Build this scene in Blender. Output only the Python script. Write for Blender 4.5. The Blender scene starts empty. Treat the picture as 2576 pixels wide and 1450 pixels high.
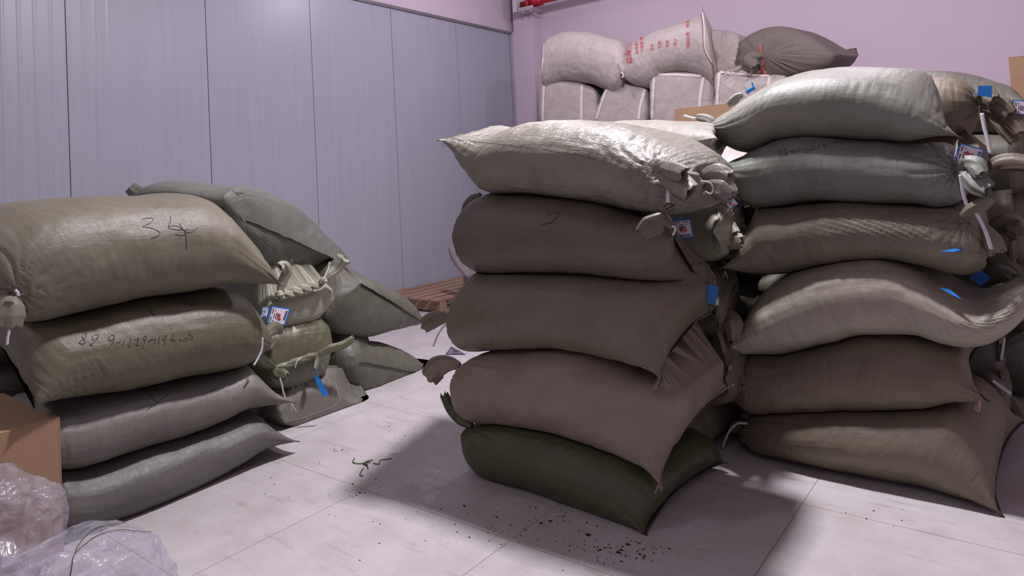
import bpy, bmesh, math, random
import numpy as np
from mathutils import Vector, Matrix
from mathutils.bvhtree import BVHTree

SC = bpy.context.scene
COL = SC.collection
rng = np.random.RandomState(7)

# ------------------------------------------------------------------ camera, light, exposure
FPX, PITCH, ROLL, YAW, PY, CAMH = 1730.56, -.0327, .0526, .6489, 390.68, 1.31
_c, _s = math.cos(YAW), math.sin(YAW)
cR = np.array([_c, _s, 0.]); cF = np.array([-_s, _c, 0.]); cU = np.array([0, 0, 1.])
cF2 = cF*math.cos(PITCH) - cU*math.sin(PITCH); cU2 = cU*math.cos(PITCH) + cF*math.sin(PITCH)
_cr, _sr = math.cos(ROLL), math.sin(ROLL)
cO = np.array([0, 0, CAMH])
cam_d = bpy.data.cameras.new('camera'); cam = bpy.data.objects.new('camera', cam_d); COL.objects.link(cam)
_right = _cr*cR - _sr*cU2; _up = _sr*cR + _cr*cU2
M = Matrix.Identity(4)
for i in range(3):
    M[i][0] = _right[i]; M[i][1] = _up[i]; M[i][2] = -cF2[i]; M[i][3] = cO[i]
cam.matrix_world = M
cam_d.sensor_width = 36; cam_d.lens = FPX/2576*36; cam_d.shift_y = (PY-725)/2576
cam_d.clip_start = .05
SC.camera = cam
SC.view_settings.view_transform = 'Standard'; SC.view_settings.look = 'None'
SC.view_settings.gamma = 1; SC.view_settings.exposure = 0.0

w = bpy.data.worlds.new('world'); SC.world = w; w.use_nodes = True
w.node_tree.nodes['Background'].inputs[0].default_value = (.9, .85, 1, 1)
w.node_tree.nodes['Background'].inputs[1].default_value = .0

def bulb(name, loc, power, color, r=.12):
    d = bpy.data.lights.new(name, 'POINT'); d.energy = power; d.color = color; d.shadow_soft_size = r
    o = bpy.data.objects.new(name, d); COL.objects.link(o); o.location = loc; return o
def area(name, loc, size, power, color, target=None, size_y=None):
    d = bpy.data.lights.new(name, 'AREA'); d.energy = power; d.color = color
    d.shape = 'RECTANGLE' if size_y else 'SQUARE'; d.size = size
    if size_y: d.size_y = size_y
    o = bpy.data.objects.new(name, d); COL.objects.link(o); o.location = loc
    if target is not None:
        o.rotation_euler = (Vector(target)-Vector(loc)).to_track_quat('-Z', 'Y').to_euler()
    return o
LC = (1.0, .945, 1.03)
area('lamp_over_stacks', (-1.52, 2.96, 4.2), .26, 215, LC)
area('fill_near_camera', (0.6, -.6, 3.9), 1.2, 12, LC)  # unseen fill light, added to lift the stack fronts
bulb('lamp_back_bay', (-.6, 5.2, 3.9), 76, (1, .92, 1.04))
bulb('fill_wall_bay', (-3.7, 5.4, 3.8), 66, (1, .92, 1.04))  # unseen point light, added to brighten the far left wall and its upper strip
area('fill_left_bay', (-4.0, -1.2, 3.9), 1.2, 30, (.97, .93, 1))  # unseen fill, added to brighten the metal wall

# ------------------------------------------------------------------ helpers
def ray(x, y):
    dx, dy = x-1288, y-PY
    a = _cr*dx - _sr*dy; b = _sr*dx + _cr*dy
    return cF2 + cR*(a/FPX) - cU2*(b/FPX)
def on(px, ax, val):
    d = ray(*px); t = (val-cO[ax])/d[ax]
    return cO + d*t
def onplane(px, P0, n):
    d = ray(*px); t = np.dot(np.asarray(P0)-cO, n)/np.dot(d, n)
    return cO + d*t
def pxsize(P):                      # metres per photo pixel at P
    return float(np.dot(np.asarray(P)-cO, cF2))/FPX
def vh(ix, iy, iz, seed):
    n = (ix*374761393 + iy*668265263 + iz*1274126177 + seed*974634777) & 0xffffffff
    n = ((n ^ (n >> 13))*1274126177) & 0xffffffff
    return ((n ^ (n >> 16)) & 0xffff)/32767.5 - 1
def noise(P, f, seed=0):
    P = np.asarray(P)*f + 100.37
    i = np.floor(P).astype(np.int64); t = P-i; t = t*t*(3-2*t)
    r = 0
    for a in (0, 1):
        wa = t[..., 0] if a else 1-t[..., 0]
        for b in (0, 1):
            wb = t[..., 1] if b else 1-t[..., 1]
            for c in (0, 1):
                wc = t[..., 2] if c else 1-t[..., 2]
                r = r + wa*wb*wc*vh(i[..., 0]+a, i[..., 1]+b, i[..., 2]+c, seed)
    return r
def catmull(pts, n, par=None):
    P = np.asarray(pts, float); k = len(P)
    d = np.r_[0, np.cumsum(np.maximum(1e-6, np.linalg.norm(np.diff(P, axis=0), axis=1)))]; d /= d[-1]
    u = np.linspace(0, 1, n) if par is None else par
    m = np.zeros_like(P)
    for j in range(k):
        if j == 0: m[j] = (P[1]-P[0])/(d[1]-d[0])
        elif j == k-1: m[j] = (P[-1]-P[-2])/(d[-1]-d[-2])
        else: m[j] = .5*((P[j+1]-P[j])/(d[j+1]-d[j]) + (P[j]-P[j-1])/(d[j]-d[j-1]))
    idx = np.clip(np.searchsorted(d, u, side='right')-1, 0, k-2)
    h = (d[idx+1]-d[idx])[:, None]; t = ((u-d[idx])[:, None])/h
    return ((2*t**3-3*t**2+1)*P[idx] + (t**3-2*t**2+t)*h*m[idx] + (-2*t**3+3*t**2)*P[idx+1] + (t**3-t**2)*h*m[idx+1])
def sstep(x): x = np.clip(x, 0, 1); return x*x*(3-2*x)

# materials -----------------------------------------------------------
MATS = {}
def nodes(name):
    m = bpy.data.materials.new(name); m.use_nodes = True
    nt = m.node_tree; return m, nt, nt.nodes, nt.links, nt.nodes['Principled BSDF']
def simple(name, col, rough=.6, spec=.4, metal=0, bump=0, bscale=200, vary=0, vscale=6):
    if name in MATS: return MATS[name]
    m, nt, N, L, b = nodes(name)
    b.inputs['Base Color'].default_value = (*col, 1); b.inputs['Roughness'].default_value = rough
    b.inputs['Specular IOR Level'].default_value = spec; b.inputs['Metallic'].default_value = metal
    tc = N.new('ShaderNodeTexCoord')
    if vary:
        n = N.new('ShaderNodeTexNoise'); n.inputs['Scale'].default_value = vscale; n.inputs['Detail'].default_value = 4
        L.new(tc.outputs['Object'], n.inputs['Vector'])
        mx = N.new('ShaderNodeMix'); mx.data_type = 'RGBA'
        mx.inputs['A'].default_value = (*[c*(1-vary) for c in col], 1); mx.inputs['B'].default_value = (*[min(1, c*(1+vary)) for c in col], 1)
        L.new(n.outputs['Fac'], mx.inputs['Factor']); L.new(mx.outputs['Result'], b.inputs['Base Color'])
    if bump:
        n2 = N.new('ShaderNodeTexNoise'); n2.inputs['Scale'].default_value = bscale; n2.inputs['Detail'].default_value = 3
        L.new(tc.outputs['Object'], n2.inputs['Vector'])
        bp = N.new('ShaderNodeBump'); bp.inputs['Strength'].default_value = bump; bp.inputs['Distance'].default_value = .004
        L.new(n2.outputs['Fac'], bp.inputs['Height']); L.new(bp.outputs['Normal'], b.inputs['Normal'])
    MATS[name] = m; return m
def weave(name, col, rough=.42, spec=.5, crumple=.14):
    """Woven plastic cloth: threads along and across the sack (UV in metres)."""
    if name in MATS: return MATS[name]
    m, nt, N, L, b = nodes(name)
    b.inputs['Roughness'].default_value = rough; b.inputs['Specular IOR Level'].default_value = spec
    uv = N.new('ShaderNodeUVMap')
    def thr(sx, sy, det=2):
        mp = N.new('ShaderNodeMapping'); mp.inputs['Scale'].default_value = (sx, sy, 1)
        L.new(uv.outputs['UV'], mp.inputs['Vector'])
        n = N.new('ShaderNodeTexNoise'); n.inputs['Scale'].default_value = 1; n.inputs['Detail'].default_value = det
        L.new(mp.outputs['Vector'], n.inputs['Vector']); return n.outputs['Fac']
    a = thr(520, 14); c = thr(14, 520); lo = thr(5, 5, 4); bl = thr(26, 26, 3)
    def mth(op, x, y):
        k = N.new('ShaderNodeMath'); k.operation = op
        for i, v in enumerate((x, y)):
            if isinstance(v, (int, float)): k.inputs[i].default_value = v
            else: L.new(v, k.inputs[i])
        return k.outputs[0]
    h = mth('ADD', a, c)
    bp = N.new('ShaderNodeBump'); bp.inputs['Strength'].default_value = .45; bp.inputs['Distance'].default_value = .0018
    L.new(h, bp.inputs['Height'])
    cr1 = mth('ABSOLUTE', mth('SUBTRACT', thr(34, 11, 3), .5), 0); cr2 = mth('ABSOLUTE', mth('SUBTRACT', thr(12, 38, 3), .5), 0)
    b2 = N.new('ShaderNodeBump'); b2.inputs['Strength'].default_value = crumple; b2.inputs['Distance'].default_value = .012
    L.new(mth('ADD', cr1, cr2), b2.inputs['Height']); L.new(bp.outputs['Normal'], b2.inputs['Normal']); L.new(b2.outputs['Normal'], b.inputs['Normal'])
    fac = mth('ADD', mth('MULTIPLY', h, .28), mth('ADD', mth('MULTIPLY', lo, .46), mth('MULTIPLY', bl, .2)))
    rp = N.new('ShaderNodeValToRGB')
    rp.color_ramp.elements[0].position = .38; rp.color_ramp.elements[1].position = .86
    rp.color_ramp.elements[0].color = (col[0]*.72, col[1]*.69, col[2]*.66, 1)
    rp.color_ramp.elements[1].color = (min(1, col[0]*1.3), min(1, col[1]*1.3), min(1, col[2]*1.32), 1)
    L.new(fac, rp.inputs['Fac']); L.new(rp.outputs['Color'], b.inputs['Base Color'])
    rr = N.new('ShaderNodeMath'); rr.operation = 'MULTIPLY_ADD'; L.new(bl, rr.inputs[0]); rr.inputs[1].default_value = .3; rr.inputs[2].default_value = rough-.15
    L.new(rr.outputs[0], b.inputs['Roughness'])
    MATS[name] = m; return m

C_ = dict(
 khaki=(0.164, 0.152, 0.104), olive=(.118, .110, .066), grey=(.156, .149, .126), slate=(.116, .110, .100), green=(.116, .117, .088),
 beige=(0.321, 0.311, 0.228), moss=(0.059, 0.067, 0.028), brown=(0.150, 0.134, 0.094), tan=(0.210, 0.193, 0.138), sage=(.196, .200, .168),
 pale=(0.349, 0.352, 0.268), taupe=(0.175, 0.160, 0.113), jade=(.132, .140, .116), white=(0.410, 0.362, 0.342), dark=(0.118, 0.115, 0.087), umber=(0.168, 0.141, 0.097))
def cloth(k): return weave('woven_' + k, C_[k])

# objects ---------------------------------------------------------------
def tag(o, label=None, cat=None, group=None, kind=None):
    for k, v in (('label', label), ('category', cat), ('group', group), ('kind', kind)):
        if v: o[k] = v
    return o
def empty(name, loc, label, cat, group=None):
    o = bpy.data.objects.new(name, None); COL.objects.link(o); o.location = loc
    o.empty_display_size = .1
    return tag(o, label, cat, group)
def mesh(name, verts, faces, mat, parent=None, smooth=True, uv=None):
    me = bpy.data.meshes.new(name)
    V = np.asarray(verts, float)
    if parent is not None: V = V - np.array(parent['_o'])
    me.from_pydata(V.tolist(), [], [list(map(int, f)) for f in faces])
    if smooth: me.polygons.foreach_set('use_smooth', [True]*len(me.polygons))
    if uv is not None:
        l = me.uv_layers.new(name='UVMap')
        idx = np.zeros(len(me.loops), int); me.loops.foreach_get('vertex_index', idx)
        l.data.foreach_set('uv', np.asarray(uv, float)[idx].ravel())
    me.materials.append(mat); me.update()
    o = bpy.data.objects.new(name, me); COL.objects.link(o)
    if parent is not None: o.parent = parent
    return o
def root(name, loc, label, cat, group=None):
    e = empty(name, [float(x) for x in loc], label, cat, group); e['_o'] = [float(x) for x in loc]; return e
def grid_faces(nu, nv, wrap=True):
    f = []
    for i in range(nu-1):
        for j in range(nv if wrap else nv-1):
            k = (j+1) % nv
            f.append((i*nv+j, i*nv+k, (i+1)*nv+k, (i+1)*nv+j))
    return f
def grid_normals(P):
    du = np.gradient(P, axis=0); dv = (np.roll(P, -1, 1)-np.roll(P, 1, 1))*.5
    n = np.cross(dv, du); l = np.linalg.norm(n, axis=-1, keepdims=True)
    n = n/np.maximum(l, 1e-9)
    ctr = P.mean(1, keepdims=True)
    if ((P-ctr)*n).sum() < 0: n = -n
    return n
def grid_uv(P):
    cu = np.r_[0, np.cumsum(np.linalg.norm(np.diff(P, axis=0), axis=-1).max(1)*.5 + np.linalg.norm(np.diff(P, axis=0), axis=-1).mean(1)*.5)]
    mid = P[len(P)//2]; cv = np.r_[0, np.cumsum(np.linalg.norm(np.diff(mid, axis=0), axis=-1))]
    U, Vv = np.meshgrid(cu, cv, indexing='ij'); off = rng.rand(2)*10
    return np.stack([U+off[0], Vv+off[1]], -1).reshape(-1, 2)
BODIES = {}
SOLID = []
def settle(P, eps=.0025):
    """Filled sacks press on each other: where a new one would run into one already there, its cloth gives way."""
    V = P.reshape(-1, 3).copy()
    for lo, hi, bvh in SOLID:
        idx = np.nonzero(((V > lo-.01) & (V < hi+.01)).all(1))[0]
        for i in idx:
            co, n, _, d = bvh.find_nearest(Vector(V[i]), .35)
            if co is None: continue
            if (Vector(V[i])-co).dot(n) < eps: 
                q = co + n*eps; V[i] = (q.x, q.y, max(.003, q.z))
    return V.reshape(P.shape)
def body(key, P, mat, parent, lump=1., seed=1, taper=None, extra=None, name='sack_body', wr=1.):
    """P: grid nu x nv of points; adds the lumps and wrinkles of a filled cloth, then links the mesh."""
    nu, nv, _ = P.shape
    n = grid_normals(P)
    d = .008*lump*noise(P, 5.5, seed) + .0022*lump*noise(P, 13, seed+5)
    uvm = grid_uv(P).reshape(nu, nv, 2)
    q = np.stack([uvm[..., 0]*2.2, uvm[..., 1]*9, np.zeros((nu, nv))], -1)
    d += .0012*wr*(1-np.abs(noise(q, 3.2, seed+9))*2.)            # soft lengthwise creases
    q2 = np.stack([uvm[..., 0]*10, uvm[..., 1]*2.5, np.zeros((nu, nv))], -1)
    d += .0012*wr*(1-np.abs(noise(q2, 5.2, seed+11))*2.)          # crosswise creases
    if extra is not None: d = d + extra
    if taper is not None: d = d*taper
    P = P + n*d[..., None]
    P[..., 2] = np.maximum(P[..., 2], .003)
    P = settle(P)
    V = P.reshape(-1, 3); F = grid_faces(nu, nv)
    F.append(tuple(range(nv))[::-1]); F.append(tuple((nu-1)*nv+j for j in range(nv)))
    o = mesh(name, V, F, mat, parent, True, uvm.reshape(-1, 2))
    t_ = BVHTree.FromPolygons([Vector(v) for v in V], F)
    BODIES[key] = (t_, P); SOLID.append((V.min(0), V.max(0), t_))
    return o
def crease(x): return -(1-np.abs(np.sin(x)))**2.6
def hit(key, px):
    d = Vector(ray(*px)).normalized()
    h = BODIES[key][0].ray_cast(Vector(cO), d)
    return h if h[0] is not None else None

def side_sack(key, T, B, ax, plane, t0, t1, mat, parent, ends=('tie', 'seam'), far=(None, None), a=4.2, b=2., atop=None,
              res=(120, 76), lump=1., seed=1, folds=8, tiedepth=None, bow=.035, radial=1., wr=1., sag=0., cre=(), puck=(), tuck=7., lshift=0., fexp=1.25):
    """A sack lying across the view: top and bottom outline seen in the photo, set on a vertical plane of the place,
    real depth t0..t1 behind it.  ax=1: sack along x, depth along +y.  ax=0: sack along y, depth along -x."""
    nu, nv = res
    sgn = 1. if ax == 1 else -1.
    W0 = abs(t1-t0)/2; tc0 = (t0+t1)/2
    k = np.linspace(0, 1, nu); u = .55*k + .45*(.5-.5*np.cos(math.pi*k))
    def endw(e, q, r=.30):
        if e == 'tie': x = np.clip(q/r, 0, 1); return (1-(1-x)**2.3)**(1/2.3)
        if e == 'flat': x = np.clip(q/.05, 0, 1); return .93+.07*(1-(1-x)**2)**.5
        if e == 'round': x = np.clip(q/.16, 0, 1); return .55+.45*(1-(1-x)**2)**.5
        return np.ones_like(q)
    wA, wB = endw(ends[0], u), endw(ends[1], 1-u)
    W = np.maximum(W0*wA*wB, .012)
    td = tiedepth or (None, None)
    def tdep(i): return tc0 if td[i] is None else td[i]
    ctr = tc0 + (tdep(0)-tc0)*(1-wA)*(ends[0] != 'seam') + (tdep(1)-tc0)*(1-wB)*(ends[1] != 'seam')
    near = sgn*-1.
    dep = plane*np.ones(nu)
    for i, (e, q) in enumerate(((ends[0], u), (ends[1], 1-u))):
        x = 1-sstep(q/(.25 if e == 'seam' else .10))
        tgt = plane if e == 'flat' else (tdep(i) if e != 'seam' else (t0 + .02*sgn))
        dep = dep*(1-x) + tgt*x
    Tp, Bp = catmull(T, nu, u), catmull(B, nu, u)
    sh = lshift*(1-sstep(u/.25)); Tp[:, 0] += sh; Bp[:, 0] += sh
    if not atop: Tp[:, 1] -= tuck*sstep(np.minimum(u, 1-u)/.18)      # the sack above presses it down again (settle)
    T3 = np.array([on(p, ax, d) for p, d in zip(Tp, dep)]); B3 = np.array([on(p, ax, d) for p, d in zip(Bp, dep)])
    C = (T3+B3)/2; E = (T3-B3)/2
    th = np.linspace(0, 2*math.pi, nv, endpoint=False)
    cs, sn = np.cos(th), np.sin(th)
    P = np.zeros((nu, nv, 3))
    nrm = np.array([0, 1., 0]) if ax == 1 else np.array([-1., 0, 0])
    sdir = np.array([1., 0, 0]) if ax == 1 else np.array([0, 1., 0])
    wsA = (1-np.clip(u/.4, 0, 1))**fexp if ends[0] == 'seam' or far[0] else np.zeros(nu)
    wsB = (1-np.clip((1-u)/.4, 0, 1))**fexp if ends[1] == 'seam' or far[1] else np.zeros(nu)
    for i in range(nu):
        x = max(wsA[i]*(ends[0] == 'seam'), wsB[i]*(ends[1] == 'seam'))
        aa = a*(1-x)+2.2*x; at = (atop or a)*(1-x)+2.2*x
        ae = np.where(sn > 0, at, aa)
        g = np.sign(cs)*np.abs(cs)**(2/ae); f = np.sign(sn)*np.abs(sn)**(2/b)
        c = C[i].copy(); c[ax] = ctr[i]
        e = E[i].copy(); e[ax] = 0
        gg = -g                                                       # near side first
        P[i] = c + e*f[:, None] + (sgn*W[i]*g)[:, None]*np.array([0, 1., 0] if ax == 1 else [1., 0, 0])
        if sag: P[i, :, 2] -= sag*((g+1)/2)*np.sin(math.pi*u[i])
        s = (g+1)/2                                                   # 0 near, 1 far
        for ww, idx, en, sg in ((wsA[i], 0, 0, 1), (wsB[i], 1, nu-1, -1)):
            if ww <= 0: continue
            if far[idx] is not None:
                tip = T3[en].copy(); tip[ax] = t1
                D = on(far[idx], ax, t1 - .02*sgn) - tip; D[ax] = 0
                P[i] += (s[:, None]**1.15)*D*ww
            P[i] += (sg*bow*(1-g*g)*ww**2)[:, None]*sdir
            # corners stand out a little
            P[i] += (sg*-.02*np.abs(g)**6*ww**3)[:, None]*sdir
    # radiating folds at ties, puckers at seams
    TH = np.tile(th, (nu, 1)); U_ = np.tile(u[:, None], (1, nv))
    L = np.linalg.norm(T3[-1]-T3[0])
    ex = np.zeros((nu, nv))
    ph = noise(np.stack([np.cos(TH)*1.3, np.sin(TH)*1.3, U_*0], -1), 1.7, seed+3)
    for e, q in ((ends[0], U_), (ends[1], 1-U_)):
        if e == 'flat': continue
        if e in ('tie', 'round'):
            dd = q*L
            am = .6+.8*np.abs(noise(np.stack([np.cos(TH)*3, np.sin(TH)*3, U_*0], -1), 1.3, seed+8))
            ex += .013*radial*am*crease(TH*folds/2+ph*5)*np.exp(-(dd/.10))*np.clip(dd/.02, 0, 1)
            ex += .006*radial*am*crease(TH*folds+ph*9)*np.exp(-(dd/.15))*np.clip(dd/.02, 0, 1)
        else:
            dd = q*L
            ex += .0035*np.sin(TH*26+ph*9)*np.exp(-dd/.06)*np.clip(dd/.015, 0, 1)
            ex += .005*(np.abs(np.sin(TH*7+ph*6))*2-1)*np.exp(-dd/.12)*np.clip(dd/.03, 0, 1)
    for (cu_, ct, su, st, slope, sp, amp) in cre:                      # bundles of pulled folds
        wob = noise(P, 7, seed+21)*.6
        ex += amp*crease(math.pi*(U_*L + slope*(TH-ct))/sp + wob*2.2)*np.exp(-((U_-cu_)/su)**2-((TH-ct)/st)**2)*(.5+.7*np.abs(noise(P, 9, seed+22)))
    for (ppx, pdep, pr, pa, pn) in puck:                               # cloth gathered into a knot on the side of the sack
        c3 = on(ppx, ax, pdep); dlt = P-c3
        r_ = np.linalg.norm(dlt, axis=-1); fi = np.arctan2(dlt[..., 2], dlt@sdir)
        am = .5+.9*np.abs(noise(np.stack([np.cos(fi)*3, np.sin(fi)*3, fi*0], -1), 1.3, seed+18))
        ex += pa*am*crease(fi*pn/2 + 2.2*noise(np.stack([np.cos(fi), np.sin(fi), r_*4], -1), 1.5, seed+19))*np.exp(-r_/pr)*np.clip(r_/.02, 0, 1) - pa*1.2*np.exp(-(r_/.035)**2)
    taper = np.clip(np.minimum(U_*L/.05, (1-U_)*L/.05), .15, 1)
    o = body(key, P, mat, parent, lump, seed, taper, ex/np.maximum(taper, .3)*taper, wr=wr)
    return o

def end_sack(key, ringpx, P0, d, length, mat, parent, target, cap=.16, up_end='seam', tilt=(0, 0, 0), res=(100, 84), lump=1., seed=1,
             folds=12, pexp=2.1, radial=1., world=None, squash=1., wr=1., backrise=0.):
    """A sack seen end on: outline of its section in the photo set on the plane through P0 across its axis d; body runs back
    from there; the near end closes to a tie (target point) or to a seam (target = two points)."""
    nu, nv = res
    d = np.asarray(d, float); d /= np.linalg.norm(d); P0 = np.asarray(P0, float)
    if world is None:
        ring = np.array([onplane(p, P0, d) for p in ringpx])
    else: ring = np.asarray(world, float)
    ring = np.vstack([ring, ring[:1]])
    # closed smooth resample
    R = catmull(ring, nv+1)[:nv]
    C = (R.max(0)+R.min(0))/2
    wv = np.cross([0, 0, 1.], d); wv /= np.linalg.norm(wv)
    if np.dot(wv, cR) < 0: wv = -wv
    ang = (R-C)@wv; hw = np.abs(ang).max(); g = ang/hw
    tp = [np.asarray(t, float) for t in target]
    if len(tp) == 1: Tt = np.repeat(tp[0][None], nv, 0)
    else: Tt = tp[0][None]*(1-(g[:, None]+1)/2) + tp[1][None]*((g[:, None]+1)/2)
    nc = int(nu*.5); nb = nu-nc
    P = np.zeros((nu, nv, 3)); dist = np.zeros(nu)
    for i in range(nc):
        q = (i/(nc-1))**1.25
        r = (1-(1-q)**pexp)**(1/pexp); r = max(r, .035)
        ax_ = (Tt-R)@d; flatT = Tt - ax_[:, None]*d
        P[i] = flatT*(1-r) + R*r + (ax_*(1-q))[:, None]*d
        dist[i] = q*.32
    for i in range(nb):
        q = (i+1)/nb
        hz = max(.02, (1-np.clip((q-.55)/.45, 0, 1)**2.2)**.5)
        rel = R-C
        z = rel[:, 2:3]*hz; lat = (rel@wv)[:, None]*(1-.12*np.clip((q-.7)/.3, 0, 1)**2)
        P[nc+i] = C + lat*wv + np.array([0, 0, 1.])*z - d*length*q + np.array([0, 0, backrise*q])
        dist[nc+i] = .32 + q*length
    TH = np.tile(np.linspace(0, 2*math.pi, nv, endpoint=False), (nu, 1)); D = np.tile(dist[:, None], (1, nv))
    ph = noise(np.stack([np.cos(TH)*1.3, np.sin(TH)*1.3, D*0], -1), 1.7, seed+3)
    ex = np.zeros((nu, nv))
    if len(tp) == 1:
        am = .6+.8*np.abs(noise(np.stack([np.cos(TH)*3, np.sin(TH)*3, D*0], -1), 1.3, seed+8))
        ex += .014*radial*am*crease(TH*folds/2+ph*5)*np.exp(-D/.12)*np.clip(D/.02, 0, 1)
        ex += .006*radial*am*crease(TH*folds+ph*9)*np.exp(-D/.17)*np.clip(D/.02, 0, 1)
    else:
        ex += .0035*np.sin(TH*24+ph*9)*np.exp(-D/.06)*np.clip(D/.015, 0, 1)
        ex += .005*radial*(np.abs(np.sin(TH*8+ph*6))*2-1)*np.exp(-D/.12)*np.clip(D/.03, 0, 1)
    taper = np.clip(D/.04, .1, 1)*np.clip((D.max()-D)/.05, .1, 1)
    return body(key, P, mat, parent, lump, seed, taper, ex, wr=wr)

def sweep(name, pts, wa, wb, mat, parent, hint=None, folds=0, famp=.2, nv=24, mouth=0., twist=0., jag=0., seed=0, n=26):
    """Tube of cloth along pts: half widths wa (across the view), wb (towards it)."""
    pts = catmull(pts, n); wa = np.interp(np.linspace(0, 1, n), np.linspace(0, 1, len(wa)), wa)
    wb = np.interp(np.linspace(0, 1, n), np.linspace(0, 1, len(wb)), wb)
    tg = np.gradient(pts, axis=0); tg /= np.maximum(np.linalg.norm(tg, axis=1, keepdims=True), 1e-9)
    th = np.linspace(0, 2*math.pi, nv, endpoint=False)
    r = np.random.RandomState(seed+31)
    p0, p1 = r.rand(2)*6
    rings = []
    for i in range(n):
        h = (cO-pts[i]) if hint is None else np.asarray(hint, float)
        side = np.cross(tg[i], h); side /= np.linalg.norm(side); nr = np.cross(side, tg[i])
        m = 1 + famp*(np.cos(th*folds+p0+twist*i)*.6 + np.cos(th*(folds+2)+p1)*.4 if folds else 0)
        off = jag*np.sin(th*5+p1)*(i/(n-1))**2
        rings.append(pts[i] + np.outer(np.cos(th)*wa[i]*m, side) + np.outer(np.sin(th)*wb[i]*m, nr) + np.outer(off, tg[i]))
    if mouth:
        c = rings[-1].mean(0); last = rings[-1]
        for f, bk in ((.86, .0), (.72, .25), (.5, .55), (.25, .8)):
            rings.append(c + (last-c)*f - tg[-1]*mouth*bk)
    P = np.array(rings); N_ = len(rings)
    F = grid_faces(N_, nv); F.append(tuple(range(nv))[::-1]); F.append(tuple((N_-1)*nv+j for j in range(nv)))
    return mesh(name, P.reshape(-1, 3), F, mat, parent, True, grid_uv(P))

def ear(parent, px, ax, val, widths, mat, folds=5, flat=.5, mouth=.35, seed=0, famp=.22, jag=.006, name='tied_ear', dz=None):
    pts = []
    for i, p in enumerate(px):
        v = val if np.isscalar(val) else val[0]+(val[1]-val[0])*i/(len(px)-1)
        pts.append(on(p, ax, v))
    k = pxsize(pts[0])
    wa = [x*k*.5 for x in widths]; wb = [max(.006, x*flat) for x in wa]
    ln = sum(np.linalg.norm(np.subtract(pts[i+1], pts[i])) for i in range(len(pts)-1))
    return sweep(name, pts, wa, wb, mat, parent, folds=folds, famp=famp, mouth=mouth*ln, jag=jag, seed=seed)
def cord(name, pts, r, mat, parent, nv=6, n=24, flat=1.):
    return sweep(name, pts, [r], [r*flat], mat, parent, nv=nv, n=n)
def cordpx(name, px, ax, val, r, mat, parent, flat=1., n=24):
    v = [val]*len(px) if np.isscalar(val) else np.linspace(val[0], val[1], len(px))
    return cord(name, [on(p, ax, q) for p, q in zip(px, v)], r, mat, parent, n=n, flat=flat)

def ribbon(name, strokes, key, width, mat, parent, lift=.0015, plane=None, step=4., groups=None):
    if groups or (name == 'handwriting' and len(strokes) > 1):
        for g in (groups or [[i] for i in range(len(strokes))]): ribbon1('handwritten_mark', [strokes[i] for i in g], key, width, mat, parent, lift, plane, step)
    else: return ribbon1(name, strokes, key, width, mat, parent, lift, plane, step)
def ribbon1(name, strokes, key, width, mat, parent, lift=.0015, plane=None, step=4.):
    """Ink, thread or hem lying on a surface: strokes in photo pixels dropped onto the sack (or a plane)."""
    V, F = [], []
    for st in strokes:
        st = np.asarray(st, float)
        ln = np.linalg.norm(np.diff(st, axis=0), axis=1).sum()
        pp = catmull(st, max(3, int(ln/step))) if len(st) > 2 else np.linspace(st[0], st[1], max(2, int(ln/step)))
        prev = None; line = []
        for p in pp:
            if plane is not None:
                Q = onplane(p, plane[0], plane[1]); nn = np.asarray(plane[1], float)
                if np.dot(nn, cO-Q) < 0: nn = -nn
            else:
                h = hit(key, p)
                if h is None: continue
                Q = np.array(h[0]); nn = np.array(h[1])
                if np.dot(nn, cO-Q) < 0: nn = -nn
            line.append((Q+nn*lift, nn))
        if len(line) < 2: continue
        Q = np.array([l[0] for l in line]); tg = np.gradient(Q, axis=0)
        b0 = len(V)
        for (q, nn), t in zip(line, tg):
            sd = np.cross(t, nn); sd = sd/max(np.linalg.norm(sd), 1e-9)*width*.5
            V += [q-sd, q+nn*lift*.4, q+sd]
        for i in range(len(line)-1):
            a = b0+3*i
            F += [(a, a+1, a+4, a+3), (a+1, a+2, a+5, a+4)]
    if not V: return None
    return mesh(name, V, F, mat, parent, True)

def seam_lip(key, row, mat, parent, out, w=.011, sel=None, name='seam', seed=0, th=.0035):
    """Folded and stitched lip along the closed end of a sack: row = first or last ring of the body grid."""
    P = BODIES[key][1]; R = P[row]; nv = len(R)
    # one side of the flat ring: from near corner to far corner
    half = R[:nv//2+1]
    if sel: half = half[int(len(half)*sel[0]):int(len(half)*sel[1])+1]
    out = np.asarray(out, float); out = out/np.linalg.norm(out)
    n = 60; pts = catmull(half[::3] if len(half) > 12 else half, n)
    r = np.random.RandomState(seed+3)
    wob = noise(np.stack([np.linspace(0, 9, n)]*3, -1), 1.3, seed)*.35
    V, F = [], []
    th6 = np.linspace(0, 2*math.pi, 8, endpoint=False)
    tg = np.gradient(pts, axis=0)
    for i in range(n):
        t = tg[i]/max(1e-9, np.linalg.norm(tg[i])); nn = np.cross(t, out); nn /= max(1e-9, np.linalg.norm(nn))
        c = pts[i] + out*w*.35 + nn*wob[i]*.012
        for x in th6: V.append(c + out*math.cos(x)*w*.6*(1+.3*wob[i]) + nn*math.sin(x)*th)
    F = grid_faces(n, 8); F.append(tuple(range(8))[::-1]); F.append(tuple((n-1)*8+j for j in range(8)))
    return mesh(name, V, F, mat, parent)
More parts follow.
